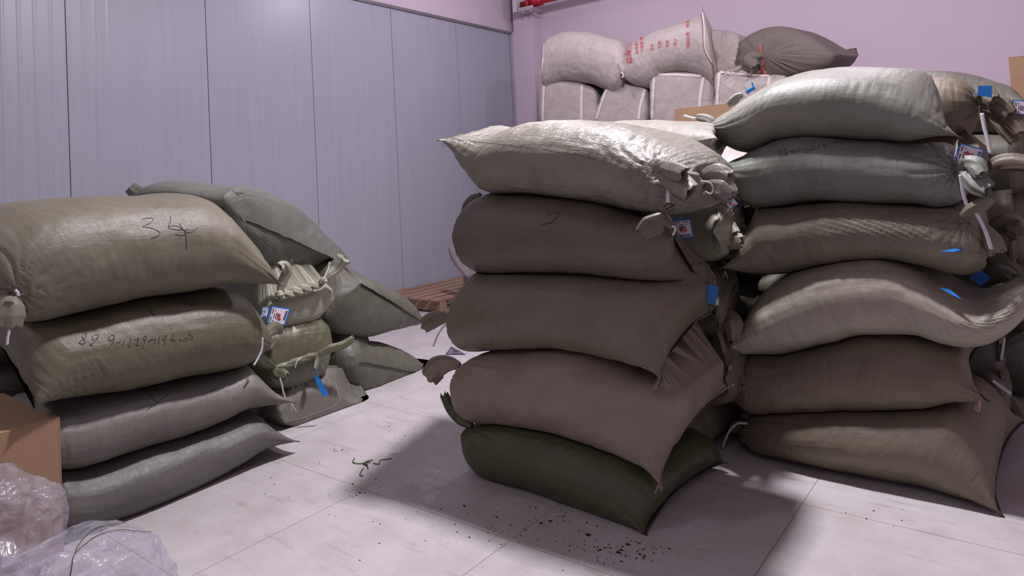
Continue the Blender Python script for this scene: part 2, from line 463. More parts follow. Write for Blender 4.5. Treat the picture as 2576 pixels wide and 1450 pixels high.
def tuft(parent, px, ax, val, mat, n=3, ln=.03, seed=0, down=True, name='loose_thread'):
    r = np.random.RandomState(seed+77); p0 = on(px, ax, val)
    V, F = [], []
    for i in range(n):
        pts = [p0]
        dr = np.array([r.randn()*.5, r.randn()*.5, -1. if down else .6]); dr /= np.linalg.norm(dr)
        for k in range(4):
            pts.append(pts[-1] + dr*ln/4*(.7+.6*r.rand()) + r.randn(3)*.004)
        q = catmull(pts, 12); b0 = len(V)
        for k in range(12):
            for a in range(4):
                x = a*math.pi/2; V.append(q[k] + .0016*(math.cos(x)*cR + math.sin(x)*np.array(cF)))
        F += [tuple(b0+z for z in f) for f in grid_faces(12, 4)]
    return mesh(name, V, F, mat, parent)

def box_bm(bm, lo, hi, mtx=None):
    vs = [bm.verts.new((x, y, z)) for x in (lo[0], hi[0]) for y in (lo[1], hi[1]) for z in (lo[2], hi[2])]
    for f in ((0, 1, 3, 2), (4, 6, 7, 5), (0, 4, 5, 1), (2, 3, 7, 6), (0, 2, 6, 4), (1, 5, 7, 3)): bm.faces.new([vs[i] for i in f])
    if mtx is not None: bmesh.ops.transform(bm, matrix=mtx, verts=vs)
    return vs
def bmobj(name, bm, mat, parent=None, bevel=0., smooth=False):
    bmesh.ops.recalc_face_normals(bm, faces=bm.faces)
    if bevel: bmesh.ops.bevel(bm, geom=list(bm.edges), offset=bevel, segments=2, affect='EDGES', profile=.6)
    if parent is not None: bmesh.ops.translate(bm, vec=-Vector(parent['_o']), verts=bm.verts)
    me = bpy.data.meshes.new(name); bm.to_mesh(me); bm.free(); me.materials.append(mat)
    if smooth: me.polygons.foreach_set('use_smooth', [True]*len(me.polygons))
    o = bpy.data.objects.new(name, me); COL.objects.link(o)
    if parent is not None: o.parent = parent
    return o
def boxes(name, lst, mat, parent=None, bevel=0., mtx=None):
    bm = bmesh.new()
    for lo, hi in lst: box_bm(bm, lo, hi, mtx)
    return bmobj(name, bm, mat, parent, bevel)
def structure(o): o['kind'] = 'structure'; return o

# small materials
ink_m = simple('marker_ink', (.02, .018, .02), .6)
strip_m = simple('white_plastic_strip', (.60, .57, .59), .3, .6)
thread_m = simple('pale_thread', (.55, .47, .42), .8)
thread_seam_shade_m = simple('dark_thread_seam_shade', (.035, .028, .024), .9)  # dark thread; on seam lips its near-black paints the shadow under the fold
red_m = simple('red_print', (.55, .05, .07), .6)
blue_m = simple('blue_tag_card', (.012, .17, .55), .35, .5)
paper_m = simple('tag_paper', (.74, .68, .76), .6)
print_m = simple('black_print', (.03, .025, .05), .6)
stamp_m = simple('red_stamp', (.55, .06, .05), .6)
card_m = simple('cardboard', (.33, .205, .122), .75, .25, bump=.12, bscale=90, vary=.10, vscale=5)
card_dark_m = simple('brown_cardboard', (.21, .095, .04), .75, .25, bump=.12, bscale=90, vary=.10, vscale=5)
tape_m = simple('packing_tape', (.40, .26, .14), .3, .5)
wood_m = None
redpipe_m = simple('red_pipe_paint', (.42, .012, .025), .35, .5)
steel_m = simple('galvanised_steel', (.55, .53, .55), .4, .5, .6)

# ------------------------------------------------------------------ setting
XL, YB, ZC = -5.70, 7.85, 4.6
XR, YF = 3.6, -3.2
OX, OY, TS = -2.3937, 1.9717, .8
def floor_mat():
    m, nt, N, L, b = nodes('pale_floor_tiles')
    tc = N.new('ShaderNodeTexCoord'); sp = N.new('ShaderNodeSeparateXYZ'); L.new(tc.outputs['Object'], sp.inputs[0])
    def mth(op, x, y=0., z=None):
        k = N.new('ShaderNodeMath'); k.operation = op
        for i, v in enumerate((x, y, z)):
            if v is None: continue
            if isinstance(v, (int, float)): k.inputs[i].default_value = v
            else: L.new(v, k.inputs[i])
        return k.outputs[0]
    def line(o, off):
        t = mth('FRACT', mth('MULTIPLY', mth('SUBTRACT', o, off - 40), 1/TS))
        dd = mth('ABSOLUTE', mth('SUBTRACT', t, .5))
        return mth('GREATER_THAN', dd, .5-.0016/TS*.9)
    g = mth('MAXIMUM', line(sp.outputs['X'], OX), line(sp.outputs['Y'], OY))
    def ns(scale, det, rough=.5, vec=None):
        n = N.new('ShaderNodeTexNoise'); n.inputs['Scale'].default_value = scale; n.inputs['Detail'].default_value = det; n.inputs['Roughness'].default_value = rough
        L.new(vec or tc.outputs['Object'], n.inputs['Vector']); return n.outputs['Fac']
    big = ns(1.3, 5, .6); mid = ns(6, 6, .65); fine = ns(60, 3)
    rp = N.new('ShaderNodeValToRGB'); rp.color_ramp.elements[0].position = .40; rp.color_ramp.elements[1].position = .66
    rp.color_ramp.elements[0].color = (.43, .395, .39, 1); rp.color_ramp.elements[1].color = (.55, .52, .53, 1)
    L.new(mth('ADD', mth('MULTIPLY', big, .45), mth('ADD', mth('MULTIPLY', mid, .4), mth('MULTIPLY', fine, .15))), rp.inputs['Fac'])
    # scuffs: stretched smears
    mp = N.new('ShaderNodeMapping'); mp.inputs['Rotation'].default_value = (0, 0, .9); mp.inputs['Scale'].default_value = (3, 22, 1)
    L.new(tc.outputs['Object'], mp.inputs['Vector'])
    sm = ns(1.2, 5, .6, mp.outputs['Vector'])
    smf = mth('MULTIPLY', mth('GREATER_THAN', sm, .57), mth('MULTIPLY', mth('SUBTRACT', sm, .57), 3.0))
    mx = N.new('ShaderNodeMix'); mx.data_type = 'RGBA'; mx.inputs['B'].default_value = (.26, .22, .19, 1)
    L.new(mth('MINIMUM', mth('MULTIPLY', smf, mth('GREATER_THAN', big, .44)), .38), mx.inputs['Factor']); L.new(rp.outputs['Color'], mx.inputs['A'])
    mg = N.new('ShaderNodeMix'); mg.data_type = 'RGBA'; mg.inputs['B'].default_value = (.17, .13, .11, 1)
    L.new(mth('MULTIPLY', g, .85), mg.inputs['Factor']); L.new(mx.outputs['Result'], mg.inputs['A'])
    L.new(mg.outputs['Result'], b.inputs['Base Color'])
    b.inputs['Specular IOR Level'].default_value = .35
    L.new(mth('MULTIPLY_ADD', mid, .25, .30), b.inputs['Roughness'])
    return m
def wallmat(name, col, rough=.8):
    return simple(name, col, rough, .25, bump=.05, bscale=60, vary=.04, vscale=1.5)
wall_m = wallmat('pink_white_plaster', (.60, .505, .585))
def panel_mat():
    m, nt, N, L, b = nodes('grey_metal_panel')
    tc = N.new('ShaderNodeTexCoord')
    mp = N.new('ShaderNodeMapping'); mp.inputs['Scale'].default_value = (1, 24, .55); L.new(tc.outputs['Object'], mp.inputs['Vector'])
    n = N.new('ShaderNodeTexNoise'); n.inputs['Scale'].default_value = 1.5; n.inputs['Detail'].default_value = 5; L.new(mp.outputs['Vector'], n.inputs['Vector'])
    rp = N.new('ShaderNodeValToRGB'); rp.color_ramp.elements[0].position = .3; rp.color_ramp.elements[1].position = .75
    rp.color_ramp.elements[0].color = (.335, .345, .415, 1); rp.color_ramp.elements[1].color = (.372, .377, .453, 1)
    L.new(n.outputs['Fac'], rp.inputs['Fac']); L.new(rp.outputs['Color'], b.inputs['Base Color'])
    b.inputs['Roughness'].default_value = .36; b.inputs['Specular IOR Level'].default_value = .5; b.inputs['Metallic'].default_value = .0
    return m
pan_m = panel_mat()
structure(boxes('floor', [((XL-.3, YF, -.05), (XR, YB+.3, 0))], floor_mat()))
structure(boxes('ceiling', [((XL-.3, YF, ZC), (XR, YB+.3, ZC+.06))], wallmat('white_ceiling_paint', (.62, .55, .60))))
structure(boxes('wall_back', [((-5.34, YB, 0), (XR, YB+.1, ZC))], wall_m))
structure(boxes('wall_corner', [((-5.66, 7.64, 0), (-5.34, YB+.1, ZC))], wall_m, bevel=.006))
structure(boxes('wall_left_upper', [((-5.9, YF, 3.33), (-5.74, YB+.1, ZC)), ((-5.9, 7.64, 0), (-5.66, YB+.1, 3.33))], wall_m))
structure(boxes('wall_right', [((XR, YF, 0), (XR+.1, YB+.1, ZC))], wall_m))
structure(boxes('wall_front', [((XL-.3, YF-.1, 0), (XR+.1, YF, ZC))], wall_m))
# insulated metal panels: shallow ribs every 0.1 m, a dark groove at each joint
def metal_wall():
    y0, pw = 2.0832-6*1.0999, 1.0999
    prof = []; yy = y0
    while yy < 7.63:
        prof += [(yy-.0035, 0), (yy-.0028, -.014), (yy+.0028, -.014), (yy+.0035, 0)]
        for k in range(1, 11):
            c = yy + pw*k/11
            prof += [(c-.016, 0), (c-.004, .0016), (c+.004, .0016), (c+.016, 0)] if c < 2.4 else []
        yy += pw
    prof = [(min(y, 7.636), x) for y, x in prof if y > YF]
    zs = (0, 3.31)
    V = [(XL+x, y, z) for z in zs for y, x in prof]; n = len(prof)
    F = [(i, i+1, n+i+1, n+i) for i in range(n-1)]
    V += [(XL-.05, y, z) for z in zs for y, x in (prof[0], prof[-1])]
    b = 2*n
    F += [(b, b+1, b+3, b+2), (0, b, b+2, n), (n-1, 2*n-1, b+3, b+1)]
    o = mesh('wall_left', V, F, pan_m, None, False); return structure(o)
metal_wall()
trim_m = simple('grey_metal_channel', (.20, .19, .20), .45, .5, .3)
structure(boxes('trim_1', [((XL-.05, YF, 3.30), (XL+.022, 7.64, 3.335))], trim_m, bevel=.003))
structure(boxes('trim_2', [((XL-.03, 7.60, 0), (XL+.02, 7.645, 3.30))], simple('grey_corner_strip', (.36, .34, .40), .45, .5), bevel=.004))

# red pipe and its bracket under the ceiling
py_, pz_ = 7.52, 3.64
pr = root('fire_pipe', (-1, py_, pz_), 'red painted pipe running along the top of the pink back wall', 'pipe')
cord('pipe_run', [np.array([x, py_, pz_]) for x in (-5.40, -3, 0, 3.5)], .048, redpipe_m, pr, nv=24)
cord('coupling', [np.array([x, py_, pz_]) for x in (-5.20, -5.15, -5.08)], .064, redpipe_m, pr, nv=24, n=6)
cord('flange', [np.array([x, py_, pz_]) for x in (-5.30, -5.285, -5.27)], .075, redpipe_m, pr, nv=24, n=4)
bk = root('pipe_bracket', (-5.3, 7.5, 3.5), 'grey steel bracket holding the red pipe at the corner of the room', 'bracket')
boxes('plate', [((-5.47, 7.40, 3.53), (-5.455, 7.63, 3.86)), ((-5.455, 7.40, 3.53), (-5.41, 7.408, 3.86))], simple('white_steel', (.6, .55, .58), .4), bk, .002)
boxes('angle_bar', [((-5.455, 7.42, 3.53), (-5.15, 7.63, 3.542)), ((-5.455, 7.42, 3.542), (-5.15, 7.428, 3.58))], steel_m, bk, .002)
for x in (-5.22, -5.34): cord('bolt', [np.array([x, 7.45, z]) for z in (3.50, 3.54, 3.58)], .011, steel_m, bk, nv=8, n=4)

# ------------------------------------------------------------------ sack list helpers
EARM = {}
def sack(loc, label, group=None): return root('woven_sack', loc, label, 'sack', group)
G_L, G_LB, G_M, G_N, G_R, G_Q, G_W = ('sacks stacked at the left', 'sacks in the rear of the left stacks', 'sacks of the middle front stack',
    'sacks of the middle rear stack', 'sacks of the right stack', 'sacks behind the right stack', 'white bags piled at the back wall')

# contact outlines shared by neighbours (photo pixels)
L12 = [(90, 812), (200, 798), (300, 775), (400, 755), (480, 743), (560, 736)]
L23 = [(100, 1026), (180, 1024), (250, 1010), (350, 990), (450, 968), (550, 945), (625, 924)]
L34 = [(150, 1196), (180, 1194), (260, 1174), (350, 1140), (450, 1109), (550, 1077), (620, 1049)]
# ---- left stack -------------------------------------------------------
r = sack((-3.3, 1.45, .88), 'olive brown sack marked 34 on top of the left stack, tied at its left end', G_L)
m = cloth('khaki')
side_sack('L1', [(36, 738), (-35, 700), (-62, 620), (-20, 548), (60, 513), (200, 497), (330, 492), (420, 490), (505, 492), (570, 520), (636, 590), (682, 655), (697, 720)],
          [(36, 738), (45, 775), (62, 800)] + L12 + [(640, 737), (672, 737), (697, 720)], 0, -2.98, -2.87, -3.56, m, r, ('tie', 'seam'), (None, (516, 480)), res=(170, 110), a=3.6, fexp=2.2, puck=[((46, 738), -2.91, .12, .022, 16)], atop=2.8, seed=11, folds=14, tiedepth=(-2.97, None), radial=1.8, cre=[(.45, 3.9, .08, .5, .01, .07, .006)])
seam_lip('L1', -1, m, r, (0.05, .9, -.3), .010, seed=1)
ear(r, [(40, 736), (26, 760), (16, 790), (14, 826)], 0, (-2.91, -2.90), [16, 62, 74, 60], m, 6, .45, .3, 3)
cordpx('tie_strip', [(24, 822), (22, 838), (19, 852), (18, 868)], 0, -2.88, 0.0043, strip_m, r, flat=.22)
cordpx('tie_knot', [(38, 730), (44, 736), (46, 745)], 0, -2.875, .005, strip_m, r)
ribbon('handwriting', [[(358, 552), (372, 549), (386, 551), (380, 560), (366, 567), (358, 571)], [(360, 572), (378, 574), (394, 580), (403, 587), (396, 595), (380, 600)],
    [(429, 543), (428, 558), (424, 573), (440, 578), (460, 579), (476, 578)], [(424, 570), (445, 569), (462, 580), (478, 586), (498, 572)], [(452, 562), (455, 570), (464, 582), (468, 600), (469, 628)], [(440, 590), (462, 592), (484, 578)]], 'L1', .0024, ink_m, r, groups=[[0, 1], [2, 3, 4, 5]])

r = sack((-3.3, 1.45, .55), 'olive green sack with a long handwritten number, second from top of the left stack', G_L)
m = cloth('olive')
side_sack('L2', [(98, 1026), (52, 960), (38, 895), (55, 838)] + L12 + [(615, 745), (650, 778), (666, 822), (656, 866)],
          [(98, 1026)] + L23[1:] + [(648, 898), (656, 866)], 0, -3.04, -2.93, -3.58, m, r, ('seam', 'tie'), ((8, 850), None), res=(170, 110), a=3.6, seed=12, folds=12, tiedepth=(None, -3.12), wr=1.6, cre=[(.26, 3.75, .16, .45, .08, .032, .010), (.1, 3.9, .1, .5, .16, .03, .010)])
seam_lip('L2', 0, thread_seam_shade_m, r, (.1, -.9, -.2), .006, seed=2)
ear(r, [(656, 866), (672, 838), (690, 826), (708, 832)], 0, (-3.04, -3.16), [14, 26, 30, 22], m, 5, .5, .3, 4)
cordpx('tie_strip', [(660, 850), (658, 880), (650, 900), (638, 920)], 0, -2.96, 0.0051, strip_m, r, flat=.22)
def hw(lst, off, k=1.): return [[(off[0]+x*k, off[1]+y*k) for x, y in s] for s in lst]
K = 360/2576.
ribbon('handwriting', hw([[(415, 300), (385, 285), (345, 320), (330, 350), (375, 410), (390, 455), (330, 470), (275, 455), (330, 410), (400, 340), (415, 300)],
    [(620, 310), (560, 310), (510, 360), (520, 400), (580, 385), (630, 310), (590, 410), (490, 480), (470, 495), (520, 505)],
    [(915, 315), (860, 315), (805, 400), (830, 420), (890, 380), (915, 315), (890, 430), (825, 540)], [(960, 450), (1000, 440), (1030, 400)], [(1090, 390), (1085, 440), (1060, 500)],
    [(1215, 365), (1200, 430), (1165, 510), (1225, 515)], [(1270, 390), (1370, 385)], [(1340, 345), (1330, 440), (1310, 495), (1380, 490)], [(1490, 325), (1440, 350), (1430, 390), (1470, 390), (1490, 330), (1450, 460), (1410, 560)],
    [(1600, 345), (1570, 400), (1520, 425), (1640, 385)], [(1650, 370), (1640, 430), (1620, 480)], [(1735, 320), (1715, 400), (1710, 480)], [(1850, 310), (1790, 350), (1785, 400), (1830, 395), (1850, 310), (1830, 410), (1810, 500)],
    [(1975, 280), (1965, 350), (1910, 400), (1990, 390), (1935, 440)], [(2010, 395), (2000, 435)], [(2090, 370), (2095, 415), (2140, 405), (2170, 390)], [(2170, 400), (2190, 360), (2220, 350), (2230, 390), (2185, 410)],
    [(2295, 235), (2255, 310), (2300, 320), (2330, 350), (2310, 385), (2270, 380), (2280, 340)]], (160, 800), K), 'L2', .0021, ink_m, r, step=2.)
ribbon('handwriting', [[(372, 782), (382, 788), (388, 796)], [(378, 778), (386, 785)], [(455, 763), (470, 764), (482, 772)], [(468, 756), (478, 764), (488, 772)]], 'L2', .003, ink_m, r, step=2.)

r = sack((-3.3, 1.55, .3), 'grey beige sack under the olive sack, pointed corner to the right, left stack', G_L)
m = cloth('grey')
side_sack('L3', [(95, 1130), (105, 1060), (130, 1030)] + L23[1:] + [(660, 950), (695, 985), (732, 1014)], [(95, 1130), (110, 1185)] + L34 + [(660, 1041), (732, 1014)],
          0, -3.09, -2.995, -3.58, m, r, ('round', 'seam'), (None, (630, 920)), res=(150, 100), seed=13, a=3.6)
seam_lip('L3', -1, m, r, (.05, .95, -.1), .009, seed=3)
tuft(r, (734, 1016), 0, -2.99, thread_m, 3, .05, 3)
ribbon('handwriting', [[(366, 982), (378, 994), (390, 1010), (400, 1015)], [(370, 1032), (388, 1020), (405, 1006), (424, 992)], [(345, 978), (380, 982), (420, 981)]], 'L3', .0024, ink_m, r, step=3.)

r = sack((-3.3, 1.5, 0), 'dark slate sack lying on the floor at the bottom of the left stack', G_L)
m = cloth('slate')
side_sack('L4', [(110, 1290), (125, 1225)] + L34 + [(655, 1047), (702, 1080), (738, 1113)], [(110, 1290), (150, 1335), (230, 1345), (300, 1330), (365, 1306), (450, 1266), (550, 1214), (650, 1160), (738, 1113)],
          0, -3.07, -2.99, -3.58, m, r, ('round', 'seam'), (None, (655, 1046)), res=(150, 100), seed=14, a=3.6)
seam_lip('L4', -1, m, r, (.05, .95, -.1), .009, seed=4)

# ---- second left stack: ends face the room ------------------------------
def wring(y0, y1, z0, z1, x, n=3.0, tz=0.):
    th = np.linspace(0, 2*math.pi, 24, endpoint=False)
    return [((x), (y0+y1)/2+(y1-y0)/2*np.sign(math.cos(t))*abs(math.cos(t))**(2/n), (z0+z1)/2+(z1-z0)/2*np.sign(math.sin(t))*abs(math.sin(t))**(2/n)+tz*math.cos(t)) for t in th]
r = sack((-3.9, 2.3, .85), 'dark green sack lying slanted behind the top left sack, stitched end to the right', G_LB)
m = cloth('jade')
dv = np.array([.80, .52, -.10])
end_sack('L5', [(850, 660), (830, 625), (775, 560), (715, 508), (650, 478), (590, 473), (560, 500), (575, 560), (610, 610), (650, 660), (720, 690), (800, 690)], (-3.52, 2.35, 1.05), dv, .54, m, r,
         (onplane((618, 556), (-3.36, 2.2, 1.1), dv), onplane((846, 657), (-3.36, 2.5, .9), dv)), seed=15, pexp=2.0, wr=1.4, backrise=.03)
seam_lip('L5', 0, m, r, dv, .012, seed=5)
_b = np.array([-3.52, 2.35, 1.08]) - dv/np.linalg.norm(dv)*.52
sweep('tied_ear', [_b, on((352, 490), 0, -4.10), on((340, 482), 0, -4.14), on((328, 472), 0, -4.16)], [.03, .035, .05, .035], [.03, .03, .03, .02], m, r, folds=6, famp=.22, mouth=.03)
ribbon('handwriting', [[(584, 478), (592, 486), (602, 493)], [(592, 486), (603, 486), (614, 487)]], 'L5', .003, ink_m, r, step=2.)

r = sack((-3.8, 2.5, .53), 'pale sack with a rolled and knotted mouth and two paper tags, second left stack', G_LB)
m = cloth('pale')
P6 = (-3.42, 2.45, .7)
end_sack('L6', [(824, 735), (816, 690), (780, 676), (720, 676), (670, 690), (632, 740), (640, 800), (690, 822), (745, 818), (795, 800), (818, 770)], P6, (1, 0, 0), .85, m, r,
         (on((703, 740), 0, -3.32), on((812, 708), 0, -3.32)), seed=16, pexp=2.4)
for q, (p0, c1) in enumerate((((703, 738), [(712, 706), (722, 684), (713, 668), (704, 672)]), ((815, 705), [(828, 690), (846, 676), (856, 660), (864, 650)]))):
    ear(r, [p0] + c1, 0, (-3.29, -3.22), [13, 22, 24, 26, 22] if q == 0 else [12, 20, 26, 34, 36], m, 6, .4, .3, 6+q)
for q in range(2):
    pp = []
    for k in range(19):
        t = k/18; c = np.array([703+(812-703)*t, 742-34*t]); ph = t*math.pi*5 + q*math.pi
        pp.append(on((c[0], c[1]+5*math.sin(ph)+4), 0, -3.292+.012*math.cos(ph)))
    sweep('rolled_mouth', pp, [.012, .02, .02, .012], [.012, .018, .018, .012], m, r, folds=4, famp=.15, n=50)
for p in ((702, 741), (812, 707)): sweep('knot', [on((p[0]-5, p[1]+2), 0, -3.29), on(p, 0, -3.265), on((p[0]+6, p[1]-2), 0, -3.29)], [.012, .022, .012], [.012, .022, .012], m, r, folds=4, famp=.2)
cordpx('tie_strip', [(814, 704), (820, 690), (826, 675), (829, 660)], 0, -3.22, 0.0047, strip_m, r, flat=.22)

r = sack((-3.8, 2.5, .2), 'shiny green sack with a roped mouth, third down in the second left stack', G_LB)
m = weave('woven_shiny_green', (.115, .115, .068), .3, .5)
end_sack('L7', [(826, 860), (815, 815), (770, 800), (715, 812), (660, 826), (645, 880), (660, 960), (705, 978), (760, 966), (810, 935)], (-3.42, 2.45, .4), (1, 0, 0), .85, m, r,
         (on((690, 928), 0, -3.31), on((800, 893), 0, -3.31)), seed=17, pexp=2.4, wr=1.8)
sweep('rolled_mouth', [on(p, 0, -3.285) for p in ((688, 930), (715, 922), (745, 910), (775, 900), (802, 891))], [.014, .022, .018, .02, .012], [.012, .02, .018, .018, .012], m, r, folds=5, famp=.25, twist=.5, n=40)
ear(r, [(800, 892), (830, 878), (860, 870), (890, 852)], 0, (-3.28, -3.2), [12, 20, 20, 16], m, 5, .5, .25, 8)
ear(r, [(690, 928), (675, 918), (660, 908), (648, 900)], 0, (-3.28, -3.2), [12, 22, 26, 22], m, 5, .5, .25, 9)
ear(r, [(690, 930), (700, 940), (712, 943), (722, 948)], 0, (-3.27, -3.2), [12, 26, 26, 20], m, 5, .5, .3, 10)
ear(r, [(796, 893), (797, 905), (795, 918), (792, 930)], 0, (-3.27, -3.24), [8, 12, 14, 10], m, 5, .5, .25, 11)
cordpx('tie_strip', [(704, 952), (709, 970), (712, 985), (718, 1004)], 0, -3.2, 0.0047, strip_m, r, flat=.22)
cordpx('tie_strip', [(742, 926), (746, 912), (756, 900)], 0, -3.255, .003, strip_m, r)

for key, ring, P0, zz, tl, tr, lab, mm, sd in (
    ('L9', [(1050, 812), (1030, 772), (985, 730), (930, 702), (875, 698), (835, 712), (808, 750), (808, 800), (840, 832), (900, 848), (960, 838)], (-3.55, 3.05, .55), .36, (906, 712), (1058, 809),
     'upper green grey pillow shaped sack of the third left pile, stitched corner outward', 'green', 21),
    ('L10', [(1070, 948), (1050, 915), (1015, 886), (960, 864), (895, 852), (845, 852), (828, 885), (832, 940), (860, 978), (900, 999), (965, 994), (1035, 978)], (-3.60, 3.05, .18), 0, (905, 912), (1072, 945),
     'lower green grey pillow shaped sack of the third left pile, on the floor', 'green', 22)):
    r = sack((-3.9, 3.1, zz), lab, 'pillow shaped sacks of the third left pile')
    m = cloth(mm); dd = np.array([.95, .12, 0.])/np.linalg.norm([.95, .12, 0.])
    end_sack(key, ring, P0, dd, .75, m, r, (onplane(tl, np.array(P0)+dd*.15, dd), onplane(tr, np.array(P0)+dd*.13, dd)), seed=sd, pexp=2.0)
    seam_lip(key, 0, simple('dark_green_hem', (.075, .08, .06), .8), r, dd, .012, seed=sd)
    tuft(r, (tl[0], tl[1]-2), 0, P0[0]+.16, thread_m, 3, .02, sd, False)

r = sack((-3.8, 2.5, 0), 'grey sack on the floor under the shiny green sack, stitched hem facing out', G_LB)
m = cloth('grey')
end_sack('L8', [(912, 1008), (868, 985), (832, 945), (800, 932), (740, 945), (690, 975), (670, 1010), (685, 1055), (720, 1077), (780, 1058), (860, 1030)], (-3.45, 2.5, .12), (1, 0, 0), .8, m, r,
         (on((716, 1066), 0, -3.33), on((912, 1010), 0, -3.33)), seed=18, pexp=2.2)
ribbon('hem', [[(728, 1060), (780, 1045), (852, 1010), (850, 985), (842, 962)]], 'L8', .004, simple('grey_hem_thread', (.34, .31, .27), .8), r, lift=.002)

# ---- middle front stack --------------------------------------------------
M12 = [(1215, 491), (1300, 493), (1400, 501), (1500, 516), (1580, 531), (1640, 539)]
M23 = [(1185, 688), (1230, 692), (1300, 692), (1400, 693), (1500, 698), (1600, 704)]
M34 = [(1150, 886), (1210, 889), (1300, 887), (1380, 884), (1450, 892), (1540, 917), (1600, 941)]
M45 = [(1195, 1070), (1240, 1076), (1300, 1086), (1400, 1101), (1500, 1136), (1580, 1171)]
YM, M0, M1 = 2.38, 2.27, 2.88
r = sack((-1.7, 2.55, 1.2), 'pale sack on top of the middle front stack, pointed left corner, two knotted ears', G_M)
m = weave('woven_pale_tan', (.205, .195, .155), .38, .5, .5)
side_sack('M1', [(1119, 352), (1145, 336), (1190, 334), (1250, 329), (1290, 315), (1340, 307), (1420, 304), (1500, 307), (1560, 317), (1620, 335), (1680, 360), (1728, 390), (1756, 425), (1760, 475)],
          [(1119, 352), (1130, 375), (1145, 395), (1160, 425), (1180, 455)] + M12 + [(1690, 540), (1735, 518), (1760, 475)], 1, YM, M0, M1, m, r, ('seam', 'round'), ((1240, 322), None), res=(180, 120), a=4, atop=2.6, seed=31, folds=10, tiedepth=(None, 2.44), wr=2., lump=1.2, radial=1.5, puck=[((1655, 432), 2.28, .15, .024, 26), ((1760, 464), 2.46, .08, .012, 18)], cre=[(.55, 2.1, .3, .5, .12, .05, .007), (.9, 2.6, .12, .8, .2, .04, .003), (.1, 2.4, .1, .6, .02, .05, .006)])
seam_lip('M1', 0, m, r, (-.9, -.1, .2), .012, seed=31)
ear(r, [(1652, 432), (1668, 424), (1690, 428), (1722, 440)], 1, (2.24, 2.14), [16, 36, 44, 40], m, 6, .5, .3, 32)
ear(r, [(1652, 436), (1680, 450), (1710, 466), (1738, 486)], 1, (2.24, 2.12), [16, 44, 56, 44], m, 7, .45, .35, 33)
ear(r, [(1760, 462), (1780, 446), (1808, 440), (1832, 452)], 1, (2.44, 2.42), [18, 40, 52, 46], m, 6, .45, .3, 34)
ear(r, [(1762, 466), (1785, 466), (1815, 474), (1842, 494)], 1, (2.43, 2.40), [18, 44, 60, 40], m, 6, .4, .3, 35)
sweep('gathered_mouth', [on(p, 1, v) for p, v in (((1655, 432), 2.25), ((1690, 448), 2.22), ((1725, 462), 2.26), ((1762, 463), 2.42))], [.012, .045, .05, .014], [.012, .03, .03, .014], m, r, folds=7, famp=.25, n=40)
cordpx('tie_strip', [(1658, 421), (1672, 424), (1682, 444), (1681, 480), (1680, 510)], 1, (2.22, 2.16), 0.0066, strip_m, r, flat=.22)
cordpx('tie_strip', [(1762, 456), (1785, 460), (1794, 476), (1788, 488), (1774, 482)], 1, 2.37, .003, strip_m, r)
cordpx('tie_strip', [(1758, 458), (1764, 475), (1772, 488)], 1, 2.38, 0.0055, strip_m, r, flat=.22)
tuft(r, (1119, 354), 1, 2.29, thread_m, 2, .03, 31)
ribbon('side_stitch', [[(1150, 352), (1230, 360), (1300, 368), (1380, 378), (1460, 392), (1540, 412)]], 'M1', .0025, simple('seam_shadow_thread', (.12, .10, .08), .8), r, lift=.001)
ribbon('handwriting', [[(1672, 518), (1684, 512), (1694, 516)], [(1676, 526), (1688, 520), (1700, 515)], [(1682, 530), (1694, 528)]], 'M1', .004, ink_m, r, step=2.)

r = sack((-1.7, 2.55, .88), 'dark brown sack marked 2, second from top of the middle front stack', G_M)
m = weave('woven_dark_brown', (.115, .098, .075), .42, .5)
side_sack('M2', [(1143, 592), (1145, 562), (1153, 535), (1172, 510)] + M12 + [(1668, 548), (1690, 592)], [(1143, 592), (1145, 622), (1152, 652), (1166, 678)] + M23 + [(1660, 700), (1692, 660), (1690, 592)],
          1, YM, M0, M1, m, r, ('round', 'seam'), (None, (1787, 738)), res=(180, 110), seed=32, lshift=30, tiedepth=(2.40, None), puck=[((1688, 575), 2.27, .07, .014, 14)])
seam_lip('M2', -1, thread_seam_shade_m, r, (.9, -.2, 0), .010, seed=33)
ear(r, [(1166, 546), (1172, 522), (1186, 504), (1210, 492)], 1, 2.42, [12, 18, 20, 14], m, 5, .5, .3, 36)
ear(r, [(1692, 574), (1672, 556), (1645, 566), (1612, 592)], 1, (2.23, 2.19), [10, 40, 56, 38], m, 7, .35, .3, 37)
cordpx('tie_strip', [(1690, 570), (1697, 571), (1698, 580), (1692, 592)], 1, 2.18, .0035, strip_m, r)
ribbon('handwriting', [[(1377, 544), (1384, 537), (1398, 535), (1407, 537), (1402, 546), (1380, 562), (1363, 566), (1385, 562), (1402, 565)]], 'M2', .0021, ink_m, r, step=2.)

r = sack((-1.7, 2.55, .55), 'brown sack with a tied ear at its left end, third in the middle front stack', G_M)
m = cloth('brown')
side_sack('M3', [(1143, 802), (1150, 755), (1165, 710)] + M23 + [(1660, 722), (1700, 780), (1698, 850), (1660, 957)], [(1143, 802), (1128, 838), (1132, 870)] + M34 + [(1660, 957)],
          1, YM, M0, M1, m, r, ('tie', 'seam'), (None, (1774, 786)), res=(180, 110), seed=33, lshift=22, tiedepth=(2.40, None), bow=.05)
seam_lip('M3', -1, m, r, (.9, -.1, -.3), .010, seed=34)
ear(r, [(1143, 801), (1120, 799), (1090, 806), (1066, 818)], 1, 2.4, [12, 32, 44, 42], m, 6, .5, .35, 38)
cordpx('tie_strip', [(1138, 802), (1122, 816), (1104, 838), (1090, 872)], 1, 2.38, .004, strip_m, r, flat=.4)
tuft(r, (1662, 958), 1, 2.28, thread_seam_shade_m, 3, .02, 34)

